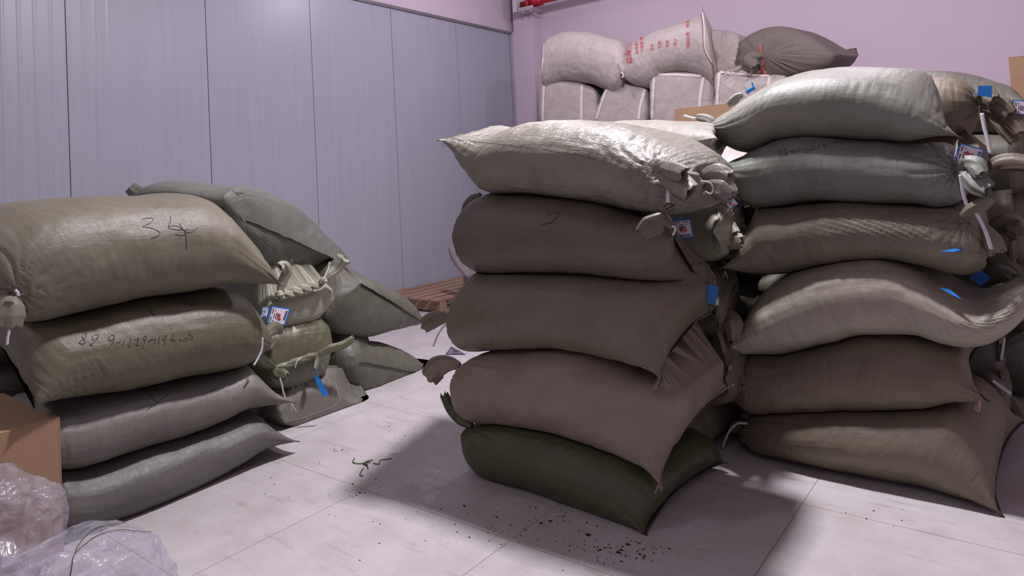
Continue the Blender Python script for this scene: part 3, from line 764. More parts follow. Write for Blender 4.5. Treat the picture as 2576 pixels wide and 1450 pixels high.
r = sack((-1.7, 2.55, .2), 'light taupe sack with a wide stitched end, second from bottom of the middle front stack', G_M)
m = weave('woven_light_taupe', (.225, .185, .145), .45, .45)
side_sack('M4', [(1156, 945), (1168, 910)] + M34[1:] + [(1650, 958), (1725, 1000), (1712, 1090), (1656, 1217)], [(1156, 945), (1132, 985), (1140, 1035), (1165, 1060)] + M45 + [(1656, 1217)],
          1, YM, M0, M1, m, r, ('tie', 'seam'), (None, (1828, 968)), res=(180, 110), seed=34, lshift=12, tiedepth=(2.40, None), bow=.06)
seam_lip('M4', -1, m, r, (.9, -.1, -.3), .010, seed=35)
ear(r, [(1157, 922), (1135, 916), (1105, 922), (1080, 950)], 1, 2.4, [16, 36, 52, 46], m, 7, .5, .35, 39)
tuft(r, (1656, 1219), 1, 2.28, thread_m, 3, .02, 35)

r = sack((-1.7, 2.55, 0), 'moss green sack on the floor at the bottom of the middle front stack', G_M)
m = cloth('moss')
side_sack('M5', [(1187, 1074)] + M45[1:] + [(1640, 1205), (1665, 1250), (1618, 1341)], [(1187, 1074), (1158, 1112), (1160, 1160), (1190, 1204), (1300, 1241), (1400, 1280), (1500, 1316), (1570, 1336), (1618, 1341)],
          1, 2.32, 2.25, 2.90, m, r, ('tie', 'seam'), (None, (1811, 1165)), res=(180, 110), seed=35, lshift=-8, tiedepth=(2.36, None), bow=.05)
seam_lip('M5', -1, thread_seam_shade_m, r, (.9, -.1, 0), .009, seed=36)
ear(r, [(1187, 1072), (1160, 1056), (1135, 1030), (1117, 994)], 1, 2.36, [16, 26, 24, 20], m, 5, .6, .2, 40)
tuft(r, (1618, 1342), 1, 2.26, thread_m, 4, .025, 36)
tuft(r, (1118, 1000), 1, 2.40, simple('green_thread', (.05, .07, .03), .8), 4, .02, 37, False)

# ---- right stack ------------------------------------------------------------
R12 = [(1885, 383), (1950, 356), (2000, 351), (2100, 351), (2200, 363), (2290, 378), (2345, 372)]
R23 = [(1900, 527), (1960, 523), (2020, 515), (2100, 513), (2200, 517), (2300, 521), (2370, 527)]
R34 = [(1860, 694), (1950, 694), (2020, 684), (2100, 668), (2150, 660), (2220, 656), (2300, 667), (2360, 681), (2420, 693)]
R45 = [(1865, 902), (1950, 901), (2020, 886), (2100, 866), (2160, 851), (2230, 849), (2300, 856), (2380, 876)]
R56 = [(1890, 1047), (1950, 1047), (2050, 1046), (2150, 1040), (2250, 1040), (2350, 1036)]
YR, R0, R1 = 3.16, 3.05, 3.68
r = sack((-.7, 3.35, 1.4), 'large pale green sack on top of the right stack', G_R)
m = cloth('sage')
side_sack('R1', [(1799, 325), (1805, 297), (1832, 263), (1880, 228), (1940, 195), (2000, 175), (2060, 165), (2130, 161), (2220, 165), (2290, 181), (2345, 215), (2385, 265), (2409, 350)],
          [(1799, 325), (1800, 350), (1830, 378)] + R12 + [(2409, 350)], 1, YR, R0, R1, m, r, ('tie', 'seam'), (None, (2330, 186)), res=(190, 120), a=4, atop=2.6, seed=51, folds=26, tiedepth=(3.3, None), radial=1.5, wr=.9, cre=[(.22, 2.6, .13, .5, .12, .03, .006), (.93, 2.8, .06, .6, .05, .06, .008)])
ear(r, [(1799, 324), (1785, 305), (1770, 298), (1752, 295)], 1, 3.3, [9, 26, 24, 14], m, 6, .6, .3, 51)
cordpx('tie_strip', [(1756, 300), (1738, 296), (1720, 291)], 1, 3.3, 0.0062, strip_m, r, flat=.22)
ear(r, [(1868, 240), (1858, 242), (1846, 252), (1832, 264)], 1, 3.35, [12, 20, 22, 12], m, 6, .6, .3, 52)
tuft(r, (2411, 350), 1, 3.06, thread_m, 4, .07, 52)
r = sack((-.7, 3.35, 1.1), 'grey green sack with upside down writing, second from top of the right stack', G_R)
m = weave('woven_grey_green', (.175, .19, .16), .42, .45)
side_sack('R2', [(1832, 432), (1850, 403)] + [(x, y-(7 if x > 2150 else 2)) for x, y in R12] + [(2385, 374), (2412, 400), (2420, 432)], [(1832, 432), (1838, 470), (1862, 505)] + R23 + [(2415, 502), (2420, 432)], 1, YR, R0, R1, m, r, ('round', 'tie'),
          res=(190, 110), seed=52, folds=9, tiedepth=(None, 3.13), radial=1.2, puck=[((2412, 428), 3.10, .12, .022, 16)])
ear(r, [(2412, 427), (2430, 412), (2455, 418), (2470, 440)], 1, (3.08, 3.0), [12, 36, 44, 30], m, 6, .5, .35, 53)
ear(r, [(2412, 430), (2428, 440), (2455, 462), (2486, 480)], 1, (3.08, 3.0), [12, 34, 52, 40], m, 7, .45, .35, 54)
cordpx('tie_strip', [(2416, 440), (2420, 465), (2424, 490), (2432, 516)], 1, 3.0, 0.0062, strip_m, r, flat=.22)
K2 = 620/1954.
ribbon('handwriting', hw([[(580, 240), (555, 265), (580, 275), (590, 245), (575, 300)], [(620, 235), (605, 280), (640, 262)], [(636, 240), (625, 290)], [(690, 235), (655, 262), (690, 255), (672, 272)], [(740, 225), (705, 258), (740, 250)],
    [(780, 225), (755, 250), (780, 268), (790, 230)], [(835, 205), (815, 240), (800, 250), (850, 240)], [(855, 215), (840, 245)], [(885, 198), (872, 238)], [(935, 195), (912, 210), (930, 220), (940, 198), (930, 235)],
    [(1000, 170), (1010, 190), (1030, 175)], [(1040, 180), (1070, 172), (1060, 190)], [(1085, 190), (1110, 172), (1120, 190), (1150, 178)]], (1780, 300), K2), 'R2', .0019, ink_m, r, step=1.5)
r = sack((-.7, 3.35, .83), 'brown sack gathered at the right end, third from top of the right stack', G_R)
m = cloth('taupe')
side_sack('R3', [(1825, 675), (1850, 618), (1878, 562)] + R23 + [(2420, 530), (2458, 545), (2484, 620)], [(1825, 675)] + R34 + [(2468, 678), (2484, 620)], 1, YR, R0, R1, m, r, ('seam', 'round'), (None, None),
          res=(190, 110), seed=53, wr=1.4, folds=12, puck=[((2422, 538), 3.10, .10, .022, 20)], cre=[(.60, 3.0, .18, .6, -.30, .05, .010)])
ear(r, [(2418, 545), (2440, 530), (2470, 515), (2496, 496)], 1, (3.06, 3.0), [12, 26, 30, 20], m, 6, .5, .3, 55)
ear(r, [(2440, 560), (2470, 575), (2490, 600), (2510, 636)], 1, (3.15, 3.1), [14, 30, 44, 40], m, 6, .5, .35, 56)
cordpx('tie_strip', [(2455, 535), (2466, 555), (2482, 590), (2494, 628)], 1, 3.03, 0.0066, strip_m, r, flat=.22)
ear(r, [(1862, 566), (1872, 548), (1885, 536), (1895, 528)], 1, 3.4, [10, 34, 40, 26], cloth('dark'), 6, .5, .3, 57)
tuft(r, (1824, 682), 1, 3.08, thread_m, 3, .05, 57)
r = sack((-.7, 3.35, .57), 'pale arched sack with its right end pulled upward, third from bottom of the right stack', G_R)
m = weave('woven_pale_olive', (.34, .32, .25), .36, .5)
side_sack('R4', [(1815, 890), (1838, 842), (1865, 790), (1900, 745), (1960, 705), (2040, 676), (2130, 658), (2220, 656), (2290, 680), (2350, 722), (2400, 757), (2450, 776), (2500, 766), (2550, 735), (2600, 705)],
          [(1815, 890)] + R45 + [(2440, 882), (2500, 866), (2545, 830), (2580, 790), (2600, 705)], 1, YR-.02, R0-.02, R1, m, r, ('seam', 'tie'), ((1930, 845), None), res=(190, 110), seed=54, wr=1.4, folds=12, tiedepth=(None, 3.2), cre=[(.82, 2.9, .14, .7, -.25, .045, .010)])
seam_lip('R4', 0, m, r, (-.9, -.1, -.3), .009, seed=58)
tuft(r, (1815, 890), 1, 3.05, thread_m, 3, .03, 58)
r = sack((-.7, 3.35, .25), 'brown sack with a shade-darkened stitched right end, second from bottom of the right stack', G_R)
m = cloth('umber')
side_sack('R5', [(1857, 962), (1858, 925)] + R45 + [(2425, 895), (2446, 945), (2466, 1004)], [(1857, 962), (1855, 1015)] + R56 + [(2420, 1022), (2466, 1004)], 1, YR, R0, R1, m, r, ('round', 'seam'), (None, (2452, 872)), res=(190, 110), seed=55)
seam_lip('R5', -1, thread_seam_shade_m, r, (.9, -.2, 0), .012, seed=59)
tuft(r, (2468, 1004), 1, 3.06, simple('pink_thread', (.6, .35, .32), .8), 4, .05, 59)
r = sack((-.7, 3.35, 0), 'brown sack on the floor at the bottom of the right stack, wide stitched end', G_R)
m = cloth('umber')
side_sack('R6', [(1886, 1080), (1880, 1055)] + R56 + [(2430, 1035), (2485, 1090), (2510, 1180), (2504, 1288)], [(1886, 1080), (1862, 1112), (1878, 1148), (1950, 1166), (2050, 1190), (2150, 1209), (2250, 1233), (2350, 1259), (2430, 1279), (2504, 1288)],
          1, 3.10, 3.02, 3.72, m, r, ('tie', 'seam'), (None, (2566, 1060)), res=(190, 110), seed=56, folds=12, tiedepth=(3.25, None), radial=1.5)
seam_lip('R6', -1, thread_seam_shade_m, r, (.9, -.1, 0), .010, seed=60)
ear(r, [(1886, 1076), (1870, 1070), (1855, 1074), (1840, 1080)], 1, 3.2, [12, 30, 32, 20], m, 6, .6, .3, 60)
cordpx('tie_strip', [(1880, 1066), (1856, 1066), (1836, 1084), (1824, 1108), (1818, 1128)], 1, 3.12, 0.0055, strip_m, r, flat=.22)
tuft(r, (2506, 1290), 1, 3.03, thread_m, 4, .07, 60)

# ---- middle rear stack: tied ends to the right ------------------------------
def rearsack(key, y0, y1, z0, z1, x, tie, lab, mm, sd, earpx=None, earw=None, earv=3.1, xt=None, L=.85, grp=G_N, n=2.6, strip=None, yoff=0., mat=None, radial=1.3):
    r = sack((x-.4, (y0+y1)/2, z0), lab, grp)
    m = mat or cloth(mm)
    tg = on(tie, 0, xt) if xt is not None else tie
    if key[0] in 'QS': L = 1.12
    end_sack(key, None, (x, (y0+y1)/2, (z0+z1)/2), (1, 0, 0), L, m, r, (tg,), seed=sd, world=wring(y0, y1, z0, z1, x, n), radial=radial)
    for i, (pp, ww, vv) in enumerate(earpx or []): ear(r, pp, 1, vv, ww, m, 6, .45, .32, sd*3+i)
    for pp, vv, wd in strip or []: cordpx('tie_strip', pp, 1, vv, wd, strip_m, r, flat=.35)
    return r, m
r = sack((-1.7, 3.2, 1.2), 'white topped sack lying behind the top sack of the middle stack', G_N)
m = weave('woven_bright', (.25, .24, .20), .4, .45)
side_sack('N1', [(1380, 420), (1390, 360), (1440, 320), (1530, 304), (1620, 300), (1700, 302), (1760, 306), (1797, 322), (1800, 352)], [(1380, 420), (1400, 470), (1480, 500), (1580, 505), (1680, 490), (1740, 450), (1785, 400), (1800, 352)],
          1, 3.05, 2.92, 3.52, m, r, ('round', 'seam'), (None, (1822, 345)), res=(120, 90), a=4, atop=2.6, seed=41, wr=2.)
ribbon('side_stitch', [[(1797, 345), (1785, 370), (1768, 390), (1750, 410)]], 'N1', .005, thread_m, r, lift=.002)
rearsack('N2', 2.95, 3.54, .86, 1.19, -1.26, (1792, 583), 'sack with a knotted end beside the paper tag, second in the middle rear stack', 'beige', 42,
         [([(1795, 582), (1812, 570), (1832, 574), (1848, 590)], [12, 26, 36, 26], (3.1, 3.0)), ([(1795, 584), (1820, 590), (1845, 604), (1868, 606)], [12, 34, 40, 28], (3.1, 2.98))], xt=-1.08)
rearsack('N3', 2.95, 3.50, .50, .86, -1.32, (1800, 790), 'brown sack with a twisted ear, third down in the middle rear stack', 'brown', 43,
         [([(1802, 789), (1822, 790), (1842, 806), (1846, 856)], [12, 30, 46, 26], (3.05, 2.95))], xt=-1.12)
rearsack('N4', 2.95, 3.50, .20, .52, -1.30, (1823, 955), 'brown sack with a small tied ear and blue tag, fourth in the middle rear stack', 'brown', 44,
         [([(1823, 956), (1840, 952), (1858, 960), (1868, 972)], [10, 26, 36, 30], (3.05, 2.98))], xt=-1.08)
r = sack((-1.7, 3.2, 0), 'brown grey sack on the floor at the bottom of the middle rear stack', G_N)
m = cloth('taupe')
end_sack('N5', None, (-1.40, 3.22, .12), (1, 0, 0), .8, m, r, (np.array([-1.28, 2.97, .05]), np.array([-1.22, 3.46, .13])), seed=45, world=wring(2.93, 3.50, .003, .24, -1.40, 3))

# ---- behind the right stack -------------------------------------------------
rearsack('Q1', 3.74, 4.30, 1.36, 1.70, -.36, on((2462, 268), 1, 3.86), 'beige brown sack behind the top right sack, loose knotted end hanging out', 'umber', 61,
    [([(2464, 265), (2466, 245), (2480, 238), (2500, 252)], [12, 30, 40, 34], (3.84, 3.78)), ([(2468, 268), (2490, 262), (2515, 268), (2540, 290)], [14, 40, 46, 34], (3.84, 3.8)), ([(2466, 272), (2510, 282), (2545, 305), (2570, 335)], [10, 26, 36, 30], (3.84, 3.8)),
     ([(2470, 275), (2500, 300), (2530, 330), (2552, 358)], [10, 26, 30, 22], (3.86, 3.84))], grp=G_Q, strip=[([(2470, 285), (2476, 320), (2484, 350), (2492, 388)], 3.7, .008)], n=2.4)
r = sack((-.2, 4.7, 1.4), 'long dark sack lying furthest back behind the right stack', G_Q)
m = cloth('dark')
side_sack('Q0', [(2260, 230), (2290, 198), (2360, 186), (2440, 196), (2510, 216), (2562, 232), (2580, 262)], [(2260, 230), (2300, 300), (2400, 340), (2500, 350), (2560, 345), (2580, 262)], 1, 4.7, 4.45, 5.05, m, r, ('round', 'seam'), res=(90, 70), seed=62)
rearsack('Q2', 3.74, 4.30, 1.10, 1.38, -.20, on((2484, 452), 1, 3.86), 'brown sack behind the grey green sack of the right stack, dark ear reaching right', 'umber', 63,
    [([(2484, 440), (2510, 414), (2545, 408), (2590, 412)], [12, 36, 40, 34], (3.84, 3.8))], grp=G_Q)
rearsack('Q3', 3.72, 4.34, .80, 1.12, -.10, on((2510, 590), 1, 3.84), 'dark brown sack behind the right stack beside the cartons, ear curled over', 'brown', 64,
    [([(2486, 590), (2510, 570), (2540, 566), (2572, 590)], [12, 40, 50, 44], (3.74, 3.66)), ([(2484, 575), (2510, 565), (2540, 562), (2562, 556)], [10, 20, 18, 12], (3.72, 3.64))], grp=G_Q)
rearsack('Q4', 3.72, 4.34, .50, .80, -.20, on((2520, 690), 1, 3.82), 'shadowed sack with folded dark ears above the pale arched sack, behind the right stack', 'dark', 65,
    [([(2468, 728), (2490, 700), (2525, 688), (2548, 700)], [14, 34, 44, 30], (3.62, 3.55)), ([(2484, 654), (2510, 660), (2540, 672), (2570, 700)], [12, 26, 34, 26], (3.74, 3.7))], grp=G_Q)
rearsack('Q5', 3.76, 4.34, .25, .52, -.18, on((2500, 900), 1, 3.84), 'grey sack with a roped mouth behind the second lowest sack of the right stack', 'grey', 66,
    [([(2464, 958), (2480, 956), (2498, 972), (2518, 996)], [14, 40, 46, 34], (3.66, 3.6)), ([(2508, 900), (2530, 880), (2555, 868), (2590, 850)], [12, 30, 40, 36], (3.82, 3.78))], grp=G_Q,
    strip=[([(2496, 958), (2520, 976), (2542, 992)], 3.6, .008), ([(2526, 850), (2522, 880), (2518, 905)], 3.75, .006)])
rearsack('Q6', 3.76, 4.34, .003, .26, -.20, on((2545, 1010), 1, 3.84), 'dark sack on the floor behind the bottom sack of the right stack', 'brown', 67,
    [([(2545, 1000), (2556, 1020), (2568, 1045), (2576, 1062)], [12, 26, 30, 24], (3.84, 3.8))], grp=G_Q)

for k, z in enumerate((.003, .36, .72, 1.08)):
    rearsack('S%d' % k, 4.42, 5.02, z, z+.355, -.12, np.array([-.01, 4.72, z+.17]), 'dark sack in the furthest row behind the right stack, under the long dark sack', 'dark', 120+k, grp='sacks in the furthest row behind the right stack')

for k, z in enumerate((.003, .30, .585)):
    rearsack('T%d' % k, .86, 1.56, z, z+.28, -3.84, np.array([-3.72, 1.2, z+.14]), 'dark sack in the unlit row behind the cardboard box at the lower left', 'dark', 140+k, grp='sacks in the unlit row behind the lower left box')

# ------------------------------------------------------------------ white bags at the back wall
white = weave('woven_white', C_['white'], .42, .45, .35)
hem_m = simple('white_hem', (.66, .58, .56), .7)
YW, W0_, W1_ = 6.60, 6.55, 7.35
def wbag(loc, label): return root('white_bag', loc, label, 'bag', G_W)
r = wbag((-4.3, 6.9, 2.3), 'white woven bag at the upper left of the back pile, tied at its right end')
side_sack('W1', [(1367, 88), (1400, 83), (1440, 81), (1480, 86), (1520, 98), (1555, 108), (1572, 140), (1566, 185)], [(1361, 226), (1400, 206), (1440, 205), (1480, 212), (1510, 226), (1535, 236), (1555, 222), (1566, 185)],
          1, YW, W0_, W1_, white, r, ('flat', 'tie'), (None, None), res=(120, 90), a=5, seed=71, folds=16, tiedepth=(None, 6.6), radial=2.2, wr=3.)
ribbon('hem', [[(1369, 90), (1368, 130), (1363, 180), (1359, 222)]], 'W1', .02, hem_m, r, lift=.004, step=3)
ear(r, [(1565, 186), (1568, 176), (1564, 168), (1558, 160)], 1, 6.55, [10, 14, 14, 8], white, 6, .6, .3, 71)
cordpx('tie_string', [(1562, 182), (1568, 188), (1566, 196)], 1, 6.52, .012, thread_m, r)
tuft(r, (1360, 225), 1, 6.56, thread_m, 3, .12, 71)
r = wbag((-3.3, 6.9, 2.3), 'large white bag with red printed characters leaning up at the back pile')
side_sack('W2', [(1566, 190), (1560, 160), (1567, 130), (1585, 103), (1620, 85), (1670, 66), (1720, 46), (1750, 28), (1768, 8)], [(1566, 190), (1580, 212), (1610, 221), (1640, 212), (1660, 192), (1700, 182), (1740, 184), (1775, 196), (1796, 208)],
          1, YW, W0_, W1_, white, r, ('tie', 'flat'), (None, (1808, 92)), res=(130, 90), a=4., seed=72, folds=14, tiedepth=(6.6, None), radial=2., wr=2.4)
ribbon('hem', [[(1767, 30), (1771, 70), (1773, 120), (1780, 140), (1792, 160), (1796, 185), (1795, 200)]], 'W2', .016, hem_m, r, lift=.004, step=3)
ribbon('stitching', [[(1764, 30), (1768, 70), (1771, 118), (1777, 138), (1789, 160), (1793, 185), (1793, 200)]], 'W2', .006, simple('brown_stitching', (.16, .08, .07), .8), r, lift=.009, step=3)
tuft(r, (1768, 30), 1, 6.6, simple('brown_stitching', (.16, .08, .07), .8), 2, .05, 72, False)
def print_text(body_, px, updir, size, key, parent, mat, adv=1.):
    l = math.hypot(*updir)
    for i, ch in enumerate(body_):
        print_char(ch, (px[0]+updir[0]/l*size*i, px[1]+updir[1]/l*size*i), updir, size, key, parent, mat)
def print_char(body_, px, updir, size, key, parent, mat, adv=1.):
    """Printed characters: glyph outlines dropped onto the bag; baseline runs along updir (photo pixels)."""
    cu = bpy.data.curves.new('t', 'FONT'); cu.body = body_; cu.size = 1; cu.resolution_u = 2
    ob = bpy.data.objects.new('t', cu); COL.objects.link(ob)
    me = bpy.data.meshes.new_from_object(ob.evaluated_get(bpy.context.evaluated_depsgraph_get()))
    bpy.data.objects.remove(ob); bpy.data.curves.remove(cu)
    bm = bmesh.new(); bm.from_mesh(me); bpy.data.meshes.remove(me)
    ux, uy = updir; l = math.hypot(ux, uy); ux, uy = ux/l, uy/l
    dx_, dy_ = uy, -ux                      # text-up in pixels (screen y runs down)
    V = []; bad = set()
    for v in bm.verts:
        p = (px[0] + (v.co.x*adv*ux + v.co.y*dx_)*size, px[1] + (v.co.x*adv*uy + v.co.y*dy_)*size)
        h = hit(key, p)
        if h is None: bad.add(v.index); V.append((0, 0, 0)); continue
        nn = np.array(h[1]); Q = np.array(h[0])
        if np.dot(nn, cO-Q) < 0: nn = -nn
        V.append(Q + nn*.006)
    F = [[v.index for v in f.verts] for f in bm.faces if not any(v.index in bad for v in f.verts)]
    bm.free()
    if not F: return None
    return mesh('printed_character', V, F, mat, parent, False)
up = (.04, -1)
print_text('勐海茶厂', (1590, 160), (-.08, -1), 17.5, 'W2', r, red_m, 1.0)
print_text('勐海茶厂有限责任公司', (1606, 136), (-.02, -1), 9.5, 'W2', r, red_m)
print_text('中国普洱茶原料', (1619, 132), (-.02, -1), 9.5, 'W2', r, red_m)
print_text('茶号', (1644.5, 128), up, 9, 'W2', r, red_m)
print_text('毛重', (1662.5, 122), up, 9.5, 'W2', r, red_m)
print_text('净重', (1682, 120), up, 9.5, 'W2', r, red_m)
print_text('共计', (1702, 116), up, 10, 'W2', r, red_m)
print_text('中国云南·西双版纳', (1735, 122), (-.02, -1), 10.3, 'W2', r, red_m)
r = wbag((-2.6, 7.2, 2.3), 'white bag half hidden between the printed bag and the dark sack at the back')
end_sack('W3', [(1874, 120), (1862, 88), (1830, 79), (1795, 80), (1770, 110), (1765, 160), (1780, 200), (1830, 205), (1868, 190)], (-2.6, 7.0, 2.6), (0, -1, 0), .45, white, r, (onplane((1815, 140), (-2.6, 6.85, 2.6), np.array([0, -1., 0])),), seed=73, pexp=3.5, folds=14, wr=3.)
r = root('woven_sack', (-2.0, 6.9, 2.3), 'dark grey sack tied with red string on the back pile near the pink wall', 'sack')
dk = weave('woven_dark_grey', (.15, .125, .11), .6, .3)
end_sack('D1', [(2108, 136), (2070, 112), (2030, 85), (1990, 70), (1945, 68), (1900, 82), (1868, 105), (1852, 140), (1853, 175), (1880, 195), (1930, 205), (1990, 198), (2060, 182), (2095, 160)], (-1.95, 6.85, 2.5), (-.25, -.97, 0), .5, dk, r,
         (onplane((1918, 138), (-1.95, 6.68, 2.5), np.array([-.25, -.97, 0])),), seed=74, pexp=2.1, folds=30, radial=2.2)
rs_m = simple('red_string', (.55, .08, .05), .6)
ribbon('tie_string', [[(1913, 112), (1915, 124), (1918, 138), (1920, 146)], [(1917, 134), (1919, 142)], [(1919, 150), (1922, 165), (1916, 178), (1908, 184)], [(1922, 165), (1920, 176), (1924, 188)]], 'D1', .016, rs_m, r, lift=.01, step=3)
ear(r, [(1918, 140), (1900, 142), (1888, 150), (1900, 168)], 1, (6.66, 6.6), [8, 26, 34, 24], dk, 8, .3, .3, 75)
def wface(key, ring, P0, tgt, lab, sd, hems, pexp=5., L=.6):
    r = wbag((P0[0], 7.0, 1.75), lab)
    d = np.array([.12, -.99, 0]); d /= np.linalg.norm(d)
    end_sack(key, ring, P0, d, L, white, r, (onplane(tgt, np.array(P0)+d*.10, d),), seed=sd, pexp=pexp, folds=6, radial=.05, wr=2.)
    for h in hems: ribbon('hem', [h], key, .03, hem_m, r, lift=.005, step=3)
W7 = 6.75
wface('W4', [(1508, 250), (1505, 232), (1478, 212), (1430, 203), (1385, 202), (1364, 210), (1362, 250), (1362, 300), (1368, 322), (1420, 328), (1480, 326), (1508, 310)], (-4.45, W7, 1.95), (1425, 262), 'white bag at the lower left of the back pile next to the corner column', 81,
      [[(1369, 212), (1367, 250), (1366, 304)], [(1464, 214), (1463, 250), (1463, 304)]])
wface('W5', [(1634, 240), (1628, 222), (1590, 212), (1555, 206), (1528, 225), (1512, 262), (1498, 300), (1510, 322), (1570, 326), (1625, 322), (1634, 290)], (-3.6, W7, 1.95), (1570, 265), 'tilted white bag between two squarer white bags in the lower row of the back pile', 82,
      [[(1526, 226), (1514, 258), (1500, 300)], [(1622, 226), (1612, 262), (1606, 300)]])
wface('W6', [(1800, 250), (1796, 205), (1775, 188), (1720, 182), (1665, 184), (1644, 190), (1640, 240), (1640, 300), (1650, 322), (1720, 326), (1785, 322), (1800, 300)], (-2.95, W7, 1.95), (1710, 255), 'square white bag right below the red printed bag on the back pile', 83,
      [[(1646, 192), (1643, 240), (1641, 300)], [(1770, 192), (1762, 240), (1758, 300)], [(1648, 188), (1700, 188), (1768, 192)]])
wface('W7', [(1985, 250), (1982, 205), (1955, 190), (1880, 184), (1825, 178), (1806, 186), (1802, 240), (1802, 300), (1812, 322), (1890, 326), (1965, 322), (1985, 300)], (-2.1, W7, 1.95), (1890, 250), 'white bag in the lower row under the dark string tied sack of the back pile', 84,
      [[(1810, 184), (1806, 230), (1804, 280)], [(1812, 182), (1870, 188), (1936, 192)], [(1936, 194), (1930, 240), (1928, 290)]])
# rows below, standing on the floor, hidden from this side
src = {}
for row, z in enumerate((.003, .62, 1.22)):
    for c, x in enumerate((-4.45, -3.6, -2.85, -2.05)):
        rr = wbag((x, 7.0, z), 'white woven bag in the hidden lower rows of the back pile'); 
        k = 'H%d' % c
        if row == 0:
            ring = [(x+.39*np.sign(math.cos(t))*abs(math.cos(t))**.5, W7, z+.31+.31*np.sign(math.sin(t))*abs(math.sin(t))**.4) for t in np.linspace(0, 2*math.pi, 24, endpoint=False)]
            src[c] = end_sack(k, None, (x, W7, z+.31), (0, -1, 0), .6, white, rr, (np.array([x, W7-.1, z+.31]),), seed=90+c, world=ring, pexp=5., res=(50, 48))
        else:
            o = src[c].copy(); COL.objects.link(o); o.parent = rr

# white bags and cartons in the gap behind the middle stack
def carton(name, lo, hi, label, mat, flaps=True, tape=True, rz=0., cat='box', group=None, gap=.004):
    c = ((lo[0]+hi[0])/2, (lo[1]+hi[1])/2, lo[2])
    r = root(name, c, label, cat, group); t = .006
    M_ = Matrix.Translation(Vector(c)) @ Matrix.Rotation(rz, 4, 'Z') @ Matrix.Translation(-Vector(c))
    boxes('carton_wall', [((lo[0], lo[1], lo[2]), (hi[0], lo[1]+t, hi[2])), ((lo[0], hi[1]-t, lo[2]), (hi[0], hi[1], hi[2])), ((lo[0], lo[1]+t, lo[2]), (lo[0]+t, hi[1]-t, hi[2])), ((hi[0]-t, lo[1]+t, lo[2]), (hi[0], hi[1]-t, hi[2])),
                          ((lo[0]+t, lo[1]+t, lo[2]), (hi[0]-t, hi[1]-t, lo[2]+t))], mat, r, .0015, M_)
    mid = (lo[1]+hi[1])/2
    for a, b_ in ((lo[1], mid-gap), (mid+gap, hi[1])):
        boxes('flap', [((lo[0], a, hi[2]), (hi[0], b_, hi[2]+t))], mat, r, .0015, M_)
    if tape:
        boxes('tape', [((lo[0]-.001, mid-.028, hi[2]+t+.0006), (hi[0]+.001, mid+.028, hi[2]+t+.0014)), ((hi[0]+.0006, mid-.028, hi[2]-.09), (hi[0]+.0014, mid+.028, hi[2]+t+.0014))], tape_m, r, 0, M_)
    return r
r = root('white_bag', (-1.5, 3.95, 1.0), 'white bag showing in the gap between the middle and right stacks', 'bag')
end_sack('G1', None, (-1.30, 3.92, 1.2), (1, 0, 0), .7, white, r, (np.array([-1.15, 3.92, 1.2]),), seed=95, world=wring(3.64, 4.20, 1.03, 1.38, -1.30, 3), pexp=3., wr=2.)
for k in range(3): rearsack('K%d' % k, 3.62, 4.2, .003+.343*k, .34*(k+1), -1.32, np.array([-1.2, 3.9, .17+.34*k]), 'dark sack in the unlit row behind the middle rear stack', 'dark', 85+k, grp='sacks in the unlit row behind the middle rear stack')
r = carton('cardboard_box', (-2.35, 5.35, 1.21), (-1.55, 5.95, 1.80), 'tan cardboard box topped just behind the pale middle sacks, below the back pile', card_m)
carton('cardboard_box', (-2.35, 5.33, 0), (-1.53, 5.97, .60), 'tan cardboard box on the floor under the two boxes before the back pile', card_m)
carton('cardboard_box', (-2.33, 5.35, .606), (-1.54, 5.95, 1.204), 'tan cardboard box in the middle of the three boxes before the back pile', card_m)
# cartons at the right edge
G_C = 'cartons behind the right stack'
carton('cardboard_box', (-.09, 5.10, 1.30), (.55, 5.65, 1.87), 'light brown carton topmost at the right edge of the picture', card_m, group=G_C)
carton('cardboard_box', (-.13, 5.08, .66), (.58, 5.67, 1.29), 'dark brown carton below the light carton at the right edge', card_dark_m, group=G_C)
carton('cardboard_box', (-.12, 5.08, 0), (.57, 5.67, .65), 'dark brown carton standing on the floor at the right edge behind all sacks', card_dark_m, group=G_C)

# big carton at the left front
carton('cardboard_box', (-3.60, .38, 0), (-2.985, 1.03, .492), 'tan cardboard box at the lower left in front of the left stack', card_m, gap=.006)
boxf = BVHTree

# ------------------------------------------------------------------ clear plastic bags
def film_mat():
    m, nt, N, L, b = nodes('clear_plastic_film')
    out = [n for n in N if n.type == 'OUTPUT_MATERIAL'][0]
    tr = N.new('ShaderNodeBsdfTransparent'); tr.inputs['Color'].default_value = (.92, .91, .95, 1)
    b.inputs['Base Color'].default_value = (.62, .60, .66, 1); b.inputs['Roughness'].default_value = .2; b.inputs['Specular IOR Level'].default_value = .7
    tc = N.new('ShaderNodeTexCoord')
    n = N.new('ShaderNodeTexNoise'); n.inputs['Scale'].default_value = 11; n.inputs['Detail'].default_value = 4; n.inputs['Distortion'].default_value = 1.5
    L.new(tc.outputs['Object'], n.inputs['Vector'])
    bp = N.new('ShaderNodeBump'); bp.inputs['Strength'].default_value = .9; bp.inputs['Distance'].default_value = .02
    L.new(n.outputs['Fac'], bp.inputs['Height']); L.new(bp.outputs['Normal'], b.inputs['Normal'])
    rp = N.new('ShaderNodeMapRange'); rp.inputs['From Min'].default_value = .3; rp.inputs['From Max'].default_value = .75; rp.inputs['To Min'].default_value = .12; rp.inputs['To Max'].default_value = .40
    L.new(n.outputs['Fac'], rp.inputs['Value'])
    mx = N.new('ShaderNodeMixShader'); L.new(rp.outputs['Result'], mx.inputs['Fac']); L.new(tr.outputs[0], mx.inputs[1]); L.new(b.outputs[0], mx.inputs[2])
    L.new(mx.outputs[0], out.inputs['Surface'])
    return m
film = film_mat()
